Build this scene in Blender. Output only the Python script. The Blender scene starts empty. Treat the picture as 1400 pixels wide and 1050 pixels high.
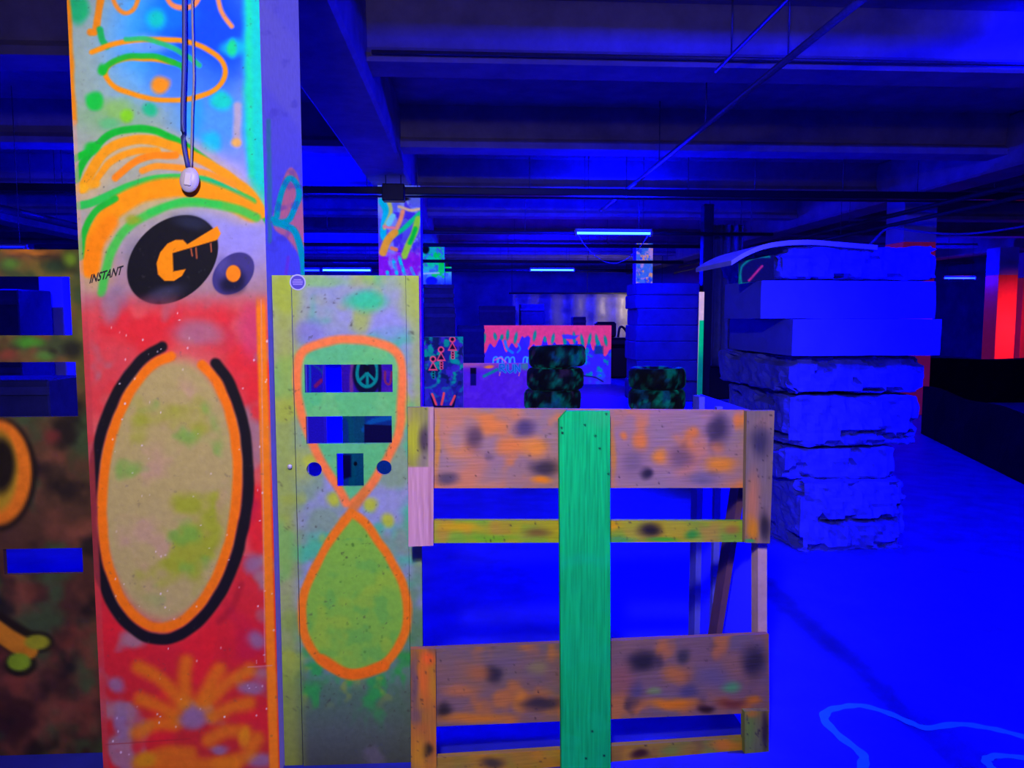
import bpy, bmesh, math, random
import numpy as np
from mathutils import Vector, Matrix, noise as mnoise

# ------------------------------------------------------------------ camera
EYE = Vector((0, 0, 1.5)); FPX = 1050.0
YAW, PITCH = math.radians(3.27), math.radians(4.9)
scene = bpy.context.scene
COL = scene.collection
cam_d = bpy.data.cameras.new('camera'); cam_d.sensor_width = 36; cam_d.lens = 36 * FPX / 1400
cam_d.clip_start = 0.05
cam = bpy.data.objects.new('camera', cam_d); COL.objects.link(cam)
cam.location = EYE; cam.rotation_euler = (math.pi / 2 - PITCH, 0, -YAW)
scene.camera = cam

# ------------------------------------------------------------------ world, exposure
w = bpy.data.worlds.new('world'); scene.world = w; w.use_nodes = True
w.node_tree.nodes['Background'].inputs[0].default_value = (0.002, 0.002, 0.02, 1)
w.node_tree.nodes['Background'].inputs[1].default_value = 1.0
vs = scene.view_settings
vs.view_transform = 'Standard'; vs.look = 'None'; vs.exposure = 0.0; vs.gamma = 1.0; vs.use_curve_mapping = False
scene.cycles.use_denoising = True
scene.cycles.max_bounces = 6; scene.cycles.diffuse_bounces = 4
scene.cycles.sample_clamp_indirect = 4.0

# ------------------------------------------------------------------ large lamps
BLUE = (0.006, 0.010, 1.0)
def area(name, loc, sx, sy, energy, color, target=None, spread=math.pi):
    l = bpy.data.lights.new(name, 'AREA'); l.shape = 'RECTANGLE'; l.size = sx; l.size_y = sy
    l.energy = energy; l.color = color; l.spread = spread
    o = bpy.data.objects.new(name, l); COL.objects.link(o); o.location = loc
    if target is not None:
        o.rotation_euler = (Vector(target) - Vector(loc)).to_track_quat('-Z', 'Y').to_euler()
    return o
# work lamp of the reception desk behind the photographer, shining on the painted pillar and barricade
sp = bpy.data.lights.new('work_lamp_light', 'SPOT'); sp.energy = 365; sp.color = (1.0, 0.93, 0.86)
sp.spot_size = math.radians(64); sp.spot_blend = 0.55; sp.shadow_soft_size = 0.10
spo = bpy.data.objects.new('work_lamp_light', sp); COL.objects.link(spo)
spo.location = (-0.25, -0.3, 2.75)
spo.rotation_euler = (Vector((-0.24, 2.5, 1.50)) - spo.location).to_track_quat('-Z', 'Y').to_euler()

# its spill into the room, added as a separate point light
pl = bpy.data.lights.new('work_lamp_spill', 'POINT'); pl.energy = 85; pl.color = (1.0, 0.85, 0.72); pl.shadow_soft_size = 0.15
plo = bpy.data.objects.new('work_lamp_spill', pl); COL.objects.link(plo); plo.location = (-0.25, -0.6, 2.7)

# ------------------------------------------------------------------ pixel -> world
FWD = Vector((math.sin(YAW) * math.cos(PITCH), math.cos(YAW) * math.cos(PITCH), -math.sin(PITCH)))
RGT = Vector((math.cos(YAW), -math.sin(YAW), 0)); UPV = RGT.cross(FWD)
def ray(px, py): return FWD + RGT * ((px - 700) / FPX) + UPV * ((525 - py) / FPX)
def on_plane(px, py, p0, n):
    d = ray(px, py); return EYE + d * ((Vector(p0) - EYE).dot(n) / d.dot(n))
def on_y(px, py, Y): return on_plane(px, py, (0, Y, 0), Vector((0, 1, 0)))
def on_z(px, py, Z): return on_plane(px, py, (0, 0, Z), Vector((0, 0, 1)))
def on_x(px, py, X): return on_plane(px, py, (X, 0, 0), Vector((1, 0, 0)))
def to_px(P):
    D = np.asarray(P, float) - np.array(EYE)
    f = D @ np.array(FWD)
    return 700 + FPX * (D @ np.array(RGT)) / f, 525 - FPX * (D @ np.array(UPV)) / f

# ------------------------------------------------------------------ paint engine (pigment, some blue light mixed in)
RS = np.random.RandomState(7)
TAB = RS.rand(16, 256, 256)
def vnoise(x, y, s, seed=0):
    t = TAB[seed % 16]; x = x / s + seed * 17.3; y = y / s + seed * 5.7
    xi = np.floor(x).astype(int); yi = np.floor(y).astype(int); fx = x - xi; fy = y - yi
    fx = fx * fx * (3 - 2 * fx); fy = fy * fy * (3 - 2 * fy)
    a = t[xi & 255, yi & 255]; b = t[(xi + 1) & 255, yi & 255]; c = t[xi & 255, (yi + 1) & 255]; d = t[(xi + 1) & 255, (yi + 1) & 255]
    return (a * (1 - fx) + b * fx) * (1 - fy) + (c * (1 - fx) + d * fx) * fy
def fnoise(x, y, s, seed=0, oct=3):
    r = 0; amp = 1; tot = 0
    for k in range(oct):
        r = r + amp * vnoise(x, y, s / 2 ** k, seed + k); tot += amp; amp *= .5
    return r / tot
def sstep(a, b, x):
    t = np.clip((x - a) / (b - a), 0, 1); return t * t * (3 - 2 * t)
def smooth_path(pts, n=8):
    P = [np.array(p, float) for p in pts]
    if len(P) < 3: return np.array(P)
    out = []
    Q = [2 * P[0] - P[1]] + P + [2 * P[-1] - P[-2]]
    for i in range(1, len(Q) - 2):
        p0, p1, p2, p3 = Q[i - 1], Q[i], Q[i + 1], Q[i + 2]
        for k in range(n):
            t = k / n
            out.append(.5 * ((2 * p1) + (-p0 + p2) * t + (2 * p0 - 5 * p1 + 4 * p2 - p3) * t * t + (-p0 + 3 * p1 - 3 * p2 + p3) * t ** 3))
    out.append(P[-1]); return np.array(out)
class Paint:
    def __init__(s, P3=None, XY=None):
        s.x, s.y = to_px(P3) if P3 is not None else XY
        s.c = np.zeros((len(s.x), 3))
        s.wx = s.x + 5 * (vnoise(s.x, s.y, 18, 3) - .5); s.wy = s.y + 5 * (vnoise(s.x, s.y, 18, 4) - .5)
    def mix(s, col, a):
        a = np.clip(a, 0, 1)[:, None]; s.c = s.c * (1 - a) + np.array(col, float) / 255 * a
    def fill(s, col): s.c[:] = np.array(col) / 255
    def vgrad(s, stops):
        ys = [q[0] for q in stops]
        for k in range(3): s.c[:, k] = np.interp(s.y, ys, [q[1][k] / 255 for q in stops])
    def blob(s, cx, cy, rx, ry, col, a=1, soft=.6, ang=0):
        dx, dy = s.wx - cx, s.wy - cy; ca, sa = math.cos(ang), math.sin(ang)
        d = np.hypot((dx * ca + dy * sa) / rx, (-dx * sa + dy * ca) / ry)
        s.mix(col, a * (1 - sstep(1 - soft, 1 + soft * .5, d)))
    def ell(s, cx, cy, rx, ry, col, a=1, edge=1.2, ang=0):
        dx, dy = s.x - cx, s.y - cy; ca, sa = math.cos(ang), math.sin(ang)
        d = (np.hypot((dx * ca + dy * sa) / rx, (-dx * sa + dy * ca) / ry) - 1) * min(rx, ry)
        s.mix(col, a * (1 - sstep(-edge, edge, d)))
    def dist(s, pts, wob=True):
        X, Y = (s.wx * .35 + s.x * .65, s.wy * .35 + s.y * .65) if wob else (s.x, s.y)
        D = np.full(len(X), 1e9)
        for (ax, ay), (bx, by) in zip(pts[:-1], pts[1:]):
            vx, vy = bx - ax, by - ay; L = vx * vx + vy * vy + 1e-9
            t = np.clip(((X - ax) * vx + (Y - ay) * vy) / L, 0, 1)
            D = np.minimum(D, np.hypot(X - ax - t * vx, Y - ay - t * vy))
        return D
    def stroke(s, pts, wd, col, a=1, edge=2.0, smooth=True, wob=True):
        pts = smooth_path(pts) if smooth else np.array(pts, float)
        lo = pts.min(0) - wd - 8; hi = pts.max(0) + wd + 8
        m = (s.x > lo[0]) & (s.x < hi[0]) & (s.y > lo[1]) & (s.y < hi[1])
        if not m.any(): return
        sub = Paint.__new__(Paint); sub.x, sub.y, sub.wx, sub.wy = s.x[m], s.y[m], s.wx[m], s.wy[m]
        d = sub.dist(pts, wob)
        al = np.zeros(len(s.x)); al[m] = a * (1 - sstep(wd / 2 - edge, wd / 2 + edge, d)); s.mix(col, al)
    def poly(s, pts, col, a=1, edge=1.0, smooth=False):
        p = smooth_path(list(pts) + [pts[0]], 6) if smooth else np.array(list(pts) + [pts[0]], float)
        ins = np.zeros(len(s.x), bool)
        for (ax, ay), (bx, by) in zip(p[:-1], p[1:]):
            if abs(by - ay) < 1e-9: continue
            c = (ay > s.y) != (by > s.y)
            ins ^= c & (s.x < (bx - ax) * (s.y - ay) / (by - ay) + ax)
        if edge <= 0: s.mix(col, a * ins.astype(float)); return
        lo = p.min(0) - 6; hi = p.max(0) + 6
        m = (s.x > lo[0]) & (s.x < hi[0]) & (s.y > lo[1]) & (s.y < hi[1])
        if not m.any(): return
        sub = Paint.__new__(Paint); sub.x, sub.y = s.x[m], s.y[m]
        d = sub.dist(p, False); d = np.where(ins[m], -d, d)
        al = np.zeros(len(s.x)); al[m] = a * (1 - sstep(-edge, edge, d)); s.mix(col, al)
    def cloud(s, col, scale, lo, hi, a=1, seed=0, mask=None):
        n = fnoise(s.x, s.y, scale, seed); al = a * sstep(lo, hi, n)
        s.mix(col, al if mask is None else al * mask)
    def specks(s, n, box, col, rmin=.6, rmax=1.4, seed=0, a=1):
        r = random.Random(seed)
        for _ in range(n):
            s.ell(r.uniform(box[0], box[2]), r.uniform(box[1], box[3]), r.uniform(rmin, rmax), r.uniform(rmin, rmax * 1.3), col, a * r.uniform(.5, 1), .6)
    def lin(s, gain=1.0):
        c = np.clip(s.c, 0, 1); c = np.where(c <= .04045, c / 12.92, ((c + .055) / 1.055) ** 2.4)
        return np.clip(c * gain, 0, .92)
def lin(c):
    return tuple((v / 255 / 12.92 if v <= 10 else ((v / 255 + .055) / 1.055) ** 2.4) for v in c)

# ------------------------------------------------------------------ materials
MATS = {}
def mat(name, col, rough=.7, var=.25, scale=8.0, bump=.15, metal=0.0, emit=0.0, ecol=None, spec=.3):
    if name in MATS: return MATS[name]
    m = bpy.data.materials.new(name); m.use_nodes = True; nt = m.node_tree; b = nt.nodes['Principled BSDF']
    b.inputs['Roughness'].default_value = rough; b.inputs['Metallic'].default_value = metal
    b.inputs['Specular IOR Level'].default_value = spec
    tc = nt.nodes.new('ShaderNodeTexCoord'); nz = nt.nodes.new('ShaderNodeTexNoise')
    nz.inputs['Scale'].default_value = scale; nz.inputs['Detail'].default_value = 6; nz.inputs['Roughness'].default_value = .65
    nt.links.new(tc.outputs['Object'], nz.inputs['Vector'])
    rp = nt.nodes.new('ShaderNodeValToRGB')
    rp.color_ramp.elements[0].position = .3; rp.color_ramp.elements[1].position = .72
    rp.color_ramp.elements[0].color = tuple(c * (1 - var) for c in col) + (1,)
    rp.color_ramp.elements[1].color = tuple(min(1, c * (1 + var)) for c in col) + (1,)
    nt.links.new(nz.outputs['Fac'], rp.inputs['Fac']); nt.links.new(rp.outputs['Color'], b.inputs['Base Color'])
    if bump:
        bp = nt.nodes.new('ShaderNodeBump'); bp.inputs['Strength'].default_value = bump; bp.inputs['Distance'].default_value = .02
        nt.links.new(nz.outputs['Fac'], bp.inputs['Height']); nt.links.new(bp.outputs['Normal'], b.inputs['Normal'])
    if emit:
        b.inputs['Emission Color'].default_value = (ecol or col) + (1,); b.inputs['Emission Strength'].default_value = emit
    MATS[name] = m; return m
def paint_mat(name, rough=.75, glow=0.0, grain=None, gcol=.2, bump=.1, spec=.12):
    """paint laid on a surface: pigment comes from the mesh's colour attribute; glow = fixed emission put in for fluorescence under the blacklight"""
    if name in MATS: return MATS[name]
    m = bpy.data.materials.new(name); m.use_nodes = True; nt = m.node_tree; b = nt.nodes['Principled BSDF']
    b.inputs['Roughness'].default_value = rough; b.inputs['Specular IOR Level'].default_value = spec
    at = nt.nodes.new('ShaderNodeAttribute'); at.attribute_name = 'pigment'
    tc = nt.nodes.new('ShaderNodeTexCoord'); mp = nt.nodes.new('ShaderNodeMapping'); nz = nt.nodes.new('ShaderNodeTexNoise')
    mp.inputs['Scale'].default_value = grain or (60, 60, 60); nz.inputs['Scale'].default_value = 1; nz.inputs['Detail'].default_value = 4
    nt.links.new(tc.outputs['Object'], mp.inputs['Vector']); nt.links.new(mp.outputs['Vector'], nz.inputs['Vector'])
    mr = nt.nodes.new('ShaderNodeMapRange'); mr.inputs[1].default_value = .3; mr.inputs[2].default_value = .7
    mr.inputs[3].default_value = 1 - gcol; mr.inputs[4].default_value = 1 + gcol * .5
    nt.links.new(nz.outputs['Fac'], mr.inputs[0])
    mx = nt.nodes.new('ShaderNodeVectorMath'); mx.operation = 'SCALE'
    nt.links.new(at.outputs['Color'], mx.inputs[0]); nt.links.new(mr.outputs[0], mx.inputs['Scale'])
    if glow:   # fluorescent paint: base colour darkened, fixed emission below stands for its glow
        ab = nt.nodes.new('ShaderNodeVectorMath'); ab.operation = 'SCALE'; ab.inputs['Scale'].default_value = .22
        nt.links.new(mx.outputs[0], ab.inputs[0]); nt.links.new(ab.outputs[0], b.inputs['Base Color'])
    else: nt.links.new(mx.outputs[0], b.inputs['Base Color'])
    if bump:
        bp = nt.nodes.new('ShaderNodeBump'); bp.inputs['Strength'].default_value = bump; bp.inputs['Distance'].default_value = .004
        nt.links.new(nz.outputs['Fac'], bp.inputs['Height']); nt.links.new(bp.outputs['Normal'], b.inputs['Normal'])
    if glow:
        nt.links.new(mx.outputs[0], b.inputs['Emission Color']); b.inputs['Emission Strength'].default_value = glow
    MATS[name] = m; return m

# ------------------------------------------------------------------ object helpers
def mesh_obj(name, verts, faces, m, parent=None, colors=None, smooth=False):
    me = bpy.data.meshes.new(name); me.from_pydata([tuple(v) for v in verts], [], faces); me.update()
    if smooth: me.polygons.foreach_set('use_smooth', [True] * len(me.polygons))
    if colors is not None:
        a = me.attributes.new('pigment', 'FLOAT_COLOR', 'POINT')
        a.data.foreach_set('color', np.hstack([colors, np.ones((len(colors), 1))]).astype(np.float32).ravel())
    me.materials.append(m)
    o = bpy.data.objects.new(name, me); COL.objects.link(o)
    if parent is not None: o.parent = parent
    return o
def bm_obj(name, bm, m, parent=None, smooth=False):
    me = bpy.data.meshes.new(name); bmesh.ops.recalc_face_normals(bm, faces=bm.faces); bm.to_mesh(me); bm.free()
    if smooth: me.polygons.foreach_set('use_smooth', [True] * len(me.polygons))
    me.materials.append(m); o = bpy.data.objects.new(name, me); COL.objects.link(o)
    if parent is not None: o.parent = parent
    return o
def tag(o, label, cat, group=None, kind=None):
    o['label'] = label; o['category'] = cat
    if group: o['group'] = group
    if kind: o['kind'] = kind
    return o
def struct(o, label=None):
    o['kind'] = 'structure'
    if label: o['label'] = label
    return o
def empty(name, loc, rz=0):
    e = bpy.data.objects.new(name, None); COL.objects.link(e); e.location = loc; e.rotation_euler.z = rz; e.empty_display_size = .1
    return e
def reparent(o, root):
    """parts are built in world coordinates; keep them there under their thing"""
    o.parent = root; o.matrix_parent_inverse = root.matrix_basis.inverted() if False else Matrix.LocRotScale(root.location, root.rotation_euler, None).inverted()
    return o
def box_bm(x0, x1, y0, y1, z0, z1, bev=0.0, seg=1, bm=None):
    b = bm or bmesh.new()
    r = bmesh.ops.create_cube(b, size=1.0, matrix=Matrix.Translation(((x0 + x1) / 2, (y0 + y1) / 2, (z0 + z1) / 2)) @ Matrix.Diagonal((x1 - x0, y1 - y0, z1 - z0, 1)))
    if bev:
        es = list({e for v in r['verts'] for e in v.link_edges})
        bmesh.ops.bevel(b, geom=es, offset=bev, segments=seg, affect='EDGES')
    return b
def box(name, x0, x1, y0, y1, z0, z1, m, parent=None, bev=0.0):
    o = bm_obj(name, box_bm(x0, x1, y0, y1, z0, z1, bev), m)
    if parent is not None: reparent(o, parent)
    return o
def tube_bm(pts, r, seg=8, bm=None, cap=True):
    b = bm or bmesh.new(); P = [Vector(p) for p in pts]; rings = []
    up = Vector((0, 0, 1))
    for i, p in enumerate(P):
        t = (P[min(i + 1, len(P) - 1)] - P[max(i - 1, 0)]).normalized()
        s = t.cross(up)
        if s.length < 1e-3: s = t.cross(Vector((1, 0, 0)))
        s.normalize(); n = s.cross(t)
        rr = r[i] if isinstance(r, (list, tuple)) else r
        rings.append([b.verts.new(p + s * (rr * math.cos(2 * math.pi * k / seg)) + n * (rr * math.sin(2 * math.pi * k / seg))) for k in range(seg)])
    for A, B in zip(rings[:-1], rings[1:]):
        for k in range(seg): b.faces.new((A[k], A[(k + 1) % seg], B[(k + 1) % seg], B[k]))
    if cap: b.faces.new(rings[0][::-1]); b.faces.new(rings[-1])
    return b
def tube(name, pts, r, m, parent=None, seg=8):
    o = bm_obj(name, tube_bm(pts, r, seg), m, smooth=True)
    if parent is not None: reparent(o, parent)
    return o
def painted_slab(name, corners, thick, nrm, painter, m, step, parent=None, gain=1.0):
    """board with a finely divided painted front. corners: TL, TR, BR, BL points; nrm points to the viewer; solid behind"""
    tl, tr, br, bl = [Vector(c) for c in corners]
    nu = max(2, int((tr - tl).length / step)); nv = max(2, int((tl - bl).length / step))
    U, V = np.meshgrid(np.linspace(0, 1, nu + 1), np.linspace(0, 1, nv + 1))
    A = lambda v: np.array(v)[None, None, :]
    U3, V3 = U[..., None], V[..., None]
    P = (A(tl) * (1 - U3) + A(tr) * U3) * (1 - V3) + (A(bl) * (1 - U3) + A(br) * U3) * V3
    F = P.reshape(-1, 3); n = len(F)
    back = [np.array(c) - np.array(nrm) * thick for c in (tl, tr, br, bl)]
    verts = np.vstack([F, back]); W = nu + 1
    i = np.arange(nv)[:, None] * W + np.arange(nu)[None, :]; i = i.ravel()
    faces = np.stack([i, i + W, i + W + 1, i + 1], 1).tolist()
    top = list(range(W)); bot = list(range(nv * W, nv * W + W)); lef = [k * W for k in range(nv + 1)]; rig = [k * W + nu for k in range(nv + 1)]
    b0, b1, b2, b3 = n, n + 1, n + 2, n + 3
    faces += [top + [b1, b0], bot[::-1] + [b3, b2], lef[::-1] + [b0, b3], rig + [b2, b1], [b0, b1, b2, b3]]
    p = Paint(F); painter(p); c = p.lin(gain)
    cb = np.array([c[0], c[nu], c[-1], c[nv * W]])
    o = mesh_obj(name, verts, faces, m, None, np.vstack([c, cb]))
    if parent is not None: reparent(o, parent)
    return o
def text_geo(body, shear=0.0, offset=0.0):
    cu = bpy.data.curves.new('lettering_source', 'FONT'); cu.body = body; cu.shear = shear; cu.offset = offset; cu.resolution_u = 3
    o = bpy.data.objects.new('lettering_source', cu); COL.objects.link(o)
    dg = bpy.context.evaluated_depsgraph_get(); dg.update()
    me = bpy.data.meshes.new_from_object(o.evaluated_get(dg))
    V = np.array([v.co[:2] for v in me.vertices]); Fc = [list(p.vertices) for p in me.polygons]
    bpy.data.objects.remove(o); bpy.data.curves.remove(cu); bpy.data.meshes.remove(me)
    V = V - V.min(0); return V, Fc, V.max(0)

M_CONC = mat('ceiling_concrete', (.30, .25, .22), .85, .25, 2.5, .2)
M_DARK = mat('dark_metal', (.02, .02, .022), .5, .2)
M_PIPE = mat('conduit_metal', (.10, .09, .09), .45, .2, 20, .05, .3)
M_BLACK = mat('black_plastic', (.006, .006, .008), .45, .2)
M_WOOD = mat('raw_pine', (.50, .30, .27), .65, .15, 14, .1)
M_BLOCK = mat('old_concrete_block', (.030, .034, .40), .9, .3, 9, .3)
M_BLOCKS = mat('smooth_concrete_block', (.034, .038, .44), .85, .12, 6, .15)
M_GREYCOL = mat('pillar_pale_plaster', (.42, .36, .44), .8, .12, 3, .1)
M_REDCOL = mat('pillar_red_fluorescent', (.70, .03, .05), .6, .12, 3, .1, emit=.10, ecol=(.75, .02, .06))  # fixed red emission stands for the paint's fluorescence
M_STUB = mat('side_sheet_wood', (.08, .08, .60), .7, .15, 6, .1)
M_WHITE = mat('pale_tarpaulin', (.45, .42, .45), .5, .2, 3, .3)

def film(name, col):
    m = bpy.data.materials.new(name); m.use_nodes = True; nt = m.node_tree; nt.nodes.remove(nt.nodes['Principled BSDF'])
    d = nt.nodes.new('ShaderNodeBsdfDiffuse'); t = nt.nodes.new('ShaderNodeBsdfTranslucent'); x = nt.nodes.new('ShaderNodeMixShader'); nz = nt.nodes.new('ShaderNodeTexNoise'); nz.inputs['Scale'].default_value = 3
    mr = nt.nodes.new('ShaderNodeMapRange'); mr.inputs[3].default_value = .5; mr.inputs[4].default_value = .75; nt.links.new(nz.outputs['Fac'], mr.inputs[0]); nt.links.new(mr.outputs[0], x.inputs[0])
    for q in (d, t): q.inputs[0].default_value = col + (1,)
    nt.links.new(d.outputs[0], x.inputs[1]); nt.links.new(t.outputs[0], x.inputs[2]); nt.links.new(x.outputs[0], nt.nodes['Material Output'].inputs[0]); return m
M_FILM = film('milky_plastic_film', (.10, .10, .92))

# ------------------------------------------------------------------ the building
XL, XR, YN, YF, ZC = -13.5, 19.0, -4.0, 33.0, 4.05
def nonuni(a, b, lo, hi, d, D): return np.concatenate([np.arange(a, lo, D), np.arange(lo, hi, d), np.arange(hi, b, D), [b]])
xs = nonuni(XL, XR, 0.3, 4.2, .03, 1.2); ys = nonuni(YN, YF, 2.2, 6.4, .03, 1.2)
GX, GY = np.meshgrid(xs, ys); FP = np.stack([GX.ravel(), GY.ravel(), 0 * GX.ravel()], 1)
col = np.tile(np.array([[.018, .020, .42]]), (len(FP), 1))
ptF = FP[:, 1] > .6
pp = Paint(FP[ptF])
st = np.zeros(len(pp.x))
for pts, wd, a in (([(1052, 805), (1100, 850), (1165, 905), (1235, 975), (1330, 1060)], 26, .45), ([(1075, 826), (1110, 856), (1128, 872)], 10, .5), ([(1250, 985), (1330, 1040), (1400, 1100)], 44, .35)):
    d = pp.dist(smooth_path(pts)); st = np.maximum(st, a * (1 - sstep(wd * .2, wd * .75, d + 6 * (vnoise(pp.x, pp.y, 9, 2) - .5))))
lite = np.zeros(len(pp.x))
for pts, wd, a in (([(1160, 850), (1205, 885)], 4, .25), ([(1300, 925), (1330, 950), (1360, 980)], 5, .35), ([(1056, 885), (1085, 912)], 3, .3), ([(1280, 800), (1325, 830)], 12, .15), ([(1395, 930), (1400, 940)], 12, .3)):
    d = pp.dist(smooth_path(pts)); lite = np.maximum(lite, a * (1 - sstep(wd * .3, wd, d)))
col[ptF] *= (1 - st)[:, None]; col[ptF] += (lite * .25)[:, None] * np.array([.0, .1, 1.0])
W = len(xs); i = (np.arange(len(ys) - 1)[:, None] * W + np.arange(W - 1)[None, :]).ravel()
floor = mesh_obj('floor', FP, np.stack([i, i + 1, i + W + 1, i + W], 1).tolist(), paint_mat('floor_blue_paint', .55, 0, (5, 5, 5), .25, .1, .25), None, col)
struct(floor, 'worn blue painted concrete floor with a dark diagonal stain')
ceil = struct(box('ceiling', XL, XR, YN, YF, ZC, ZC + .2, M_CONC), 'concrete slab ceiling with ribs and girders')
COLX = [-9.25, -1.09, 7.08, 15.2]; COLY = [2.76, 11.55, 20.3, 29.0]
for gx in COLX:
    bm = box_bm(gx - .29, gx + .29, YN, YF, 3.39, ZC, .03)
    reparent(bm_obj('girder', bm, M_CONC), ceil)
for k in range(-1, 10):
    y = .4 + 3.1 * k
    for a, b in zip([XL] + [g + .29 for g in COLX], [g - .29 for g in COLX] + [XR]):
        pr = [(-.20, ZC), (-.14, 3.68), (-.20, 3.62), (-.20, 3.55), (.20, 3.55), (.20, 3.62), (.14, 3.68), (.20, ZC)]
        n = len(pr); v = [(a, y + p, z) for p, z in pr] + [(b, y + p, z) for p, z in pr]
        f = [[q, (q + 1) % n, n + (q + 1) % n, n + q] for q in range(n)] + [list(range(n))[::-1], list(range(n, 2 * n))]
        reparent(mesh_obj('ceiling_rib', v, f, M_CONC), ceil)
M_WALL = mat('wall_dark_plaster', (.06, .06, .42), .85, .3, 1.5, .2)
struct(box('wall_left', XL - .2, XL, YN, YF, 0, ZC, M_WALL)); struct(box('wall_right', XR, XR + .2, YN, YF, 0, ZC, M_WALL))
struct(box('wall_back', XL, XR, YF, YF + .2, 0, ZC, M_WALL)); struct(box('wall_front', XL, XR, YN - .2, YN, 0, ZC, M_WALL))

# chalky painted squiggles on the floor
M_LINE = mat('floor_line_paint', (.02, .16, .85), .6, .12, 10, 0, emit=.12, ecol=(.0, .16, 1.0))  # slight emission put in for the line paint's fluorescence
def floor_line(pts, wpx):
    P = smooth_path(pts, 8); V = []; 
    W3 = [on_z(x, y, .002) for x, y in P]
    for i, p in enumerate(W3):
        t = (W3[min(i + 1, len(W3) - 1)] - W3[max(i - 1, 0)]).normalized(); s = Vector((-t.y, t.x, 0))
        h = .5 * wpx * (1 + .15 * math.sin(i * .9)); V += [p + s * h, p - s * h]
    F = [[2 * k, 2 * k + 1, 2 * k + 3, 2 * k + 2] for k in range(len(W3) - 1)]
    o = mesh_obj('painted_line', V, F, M_LINE); reparent(o, floor); o['label'] = 'pale blue sprayed curving line'
floor_line([(1170, 1075), (1180, 1045), (1178, 1030), (1150, 1008), (1128, 985), (1132, 972), (1155, 966), (1180, 965), (1215, 975), (1245, 988), (1268, 995), (1310, 990), (1350, 995), (1385, 1003), (1440, 1020)], .034)
floor_line([(1375, 1085), (1360, 1055), (1349, 1042), (1352, 1036), (1372, 1033), (1430, 1040)], .03)

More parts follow.
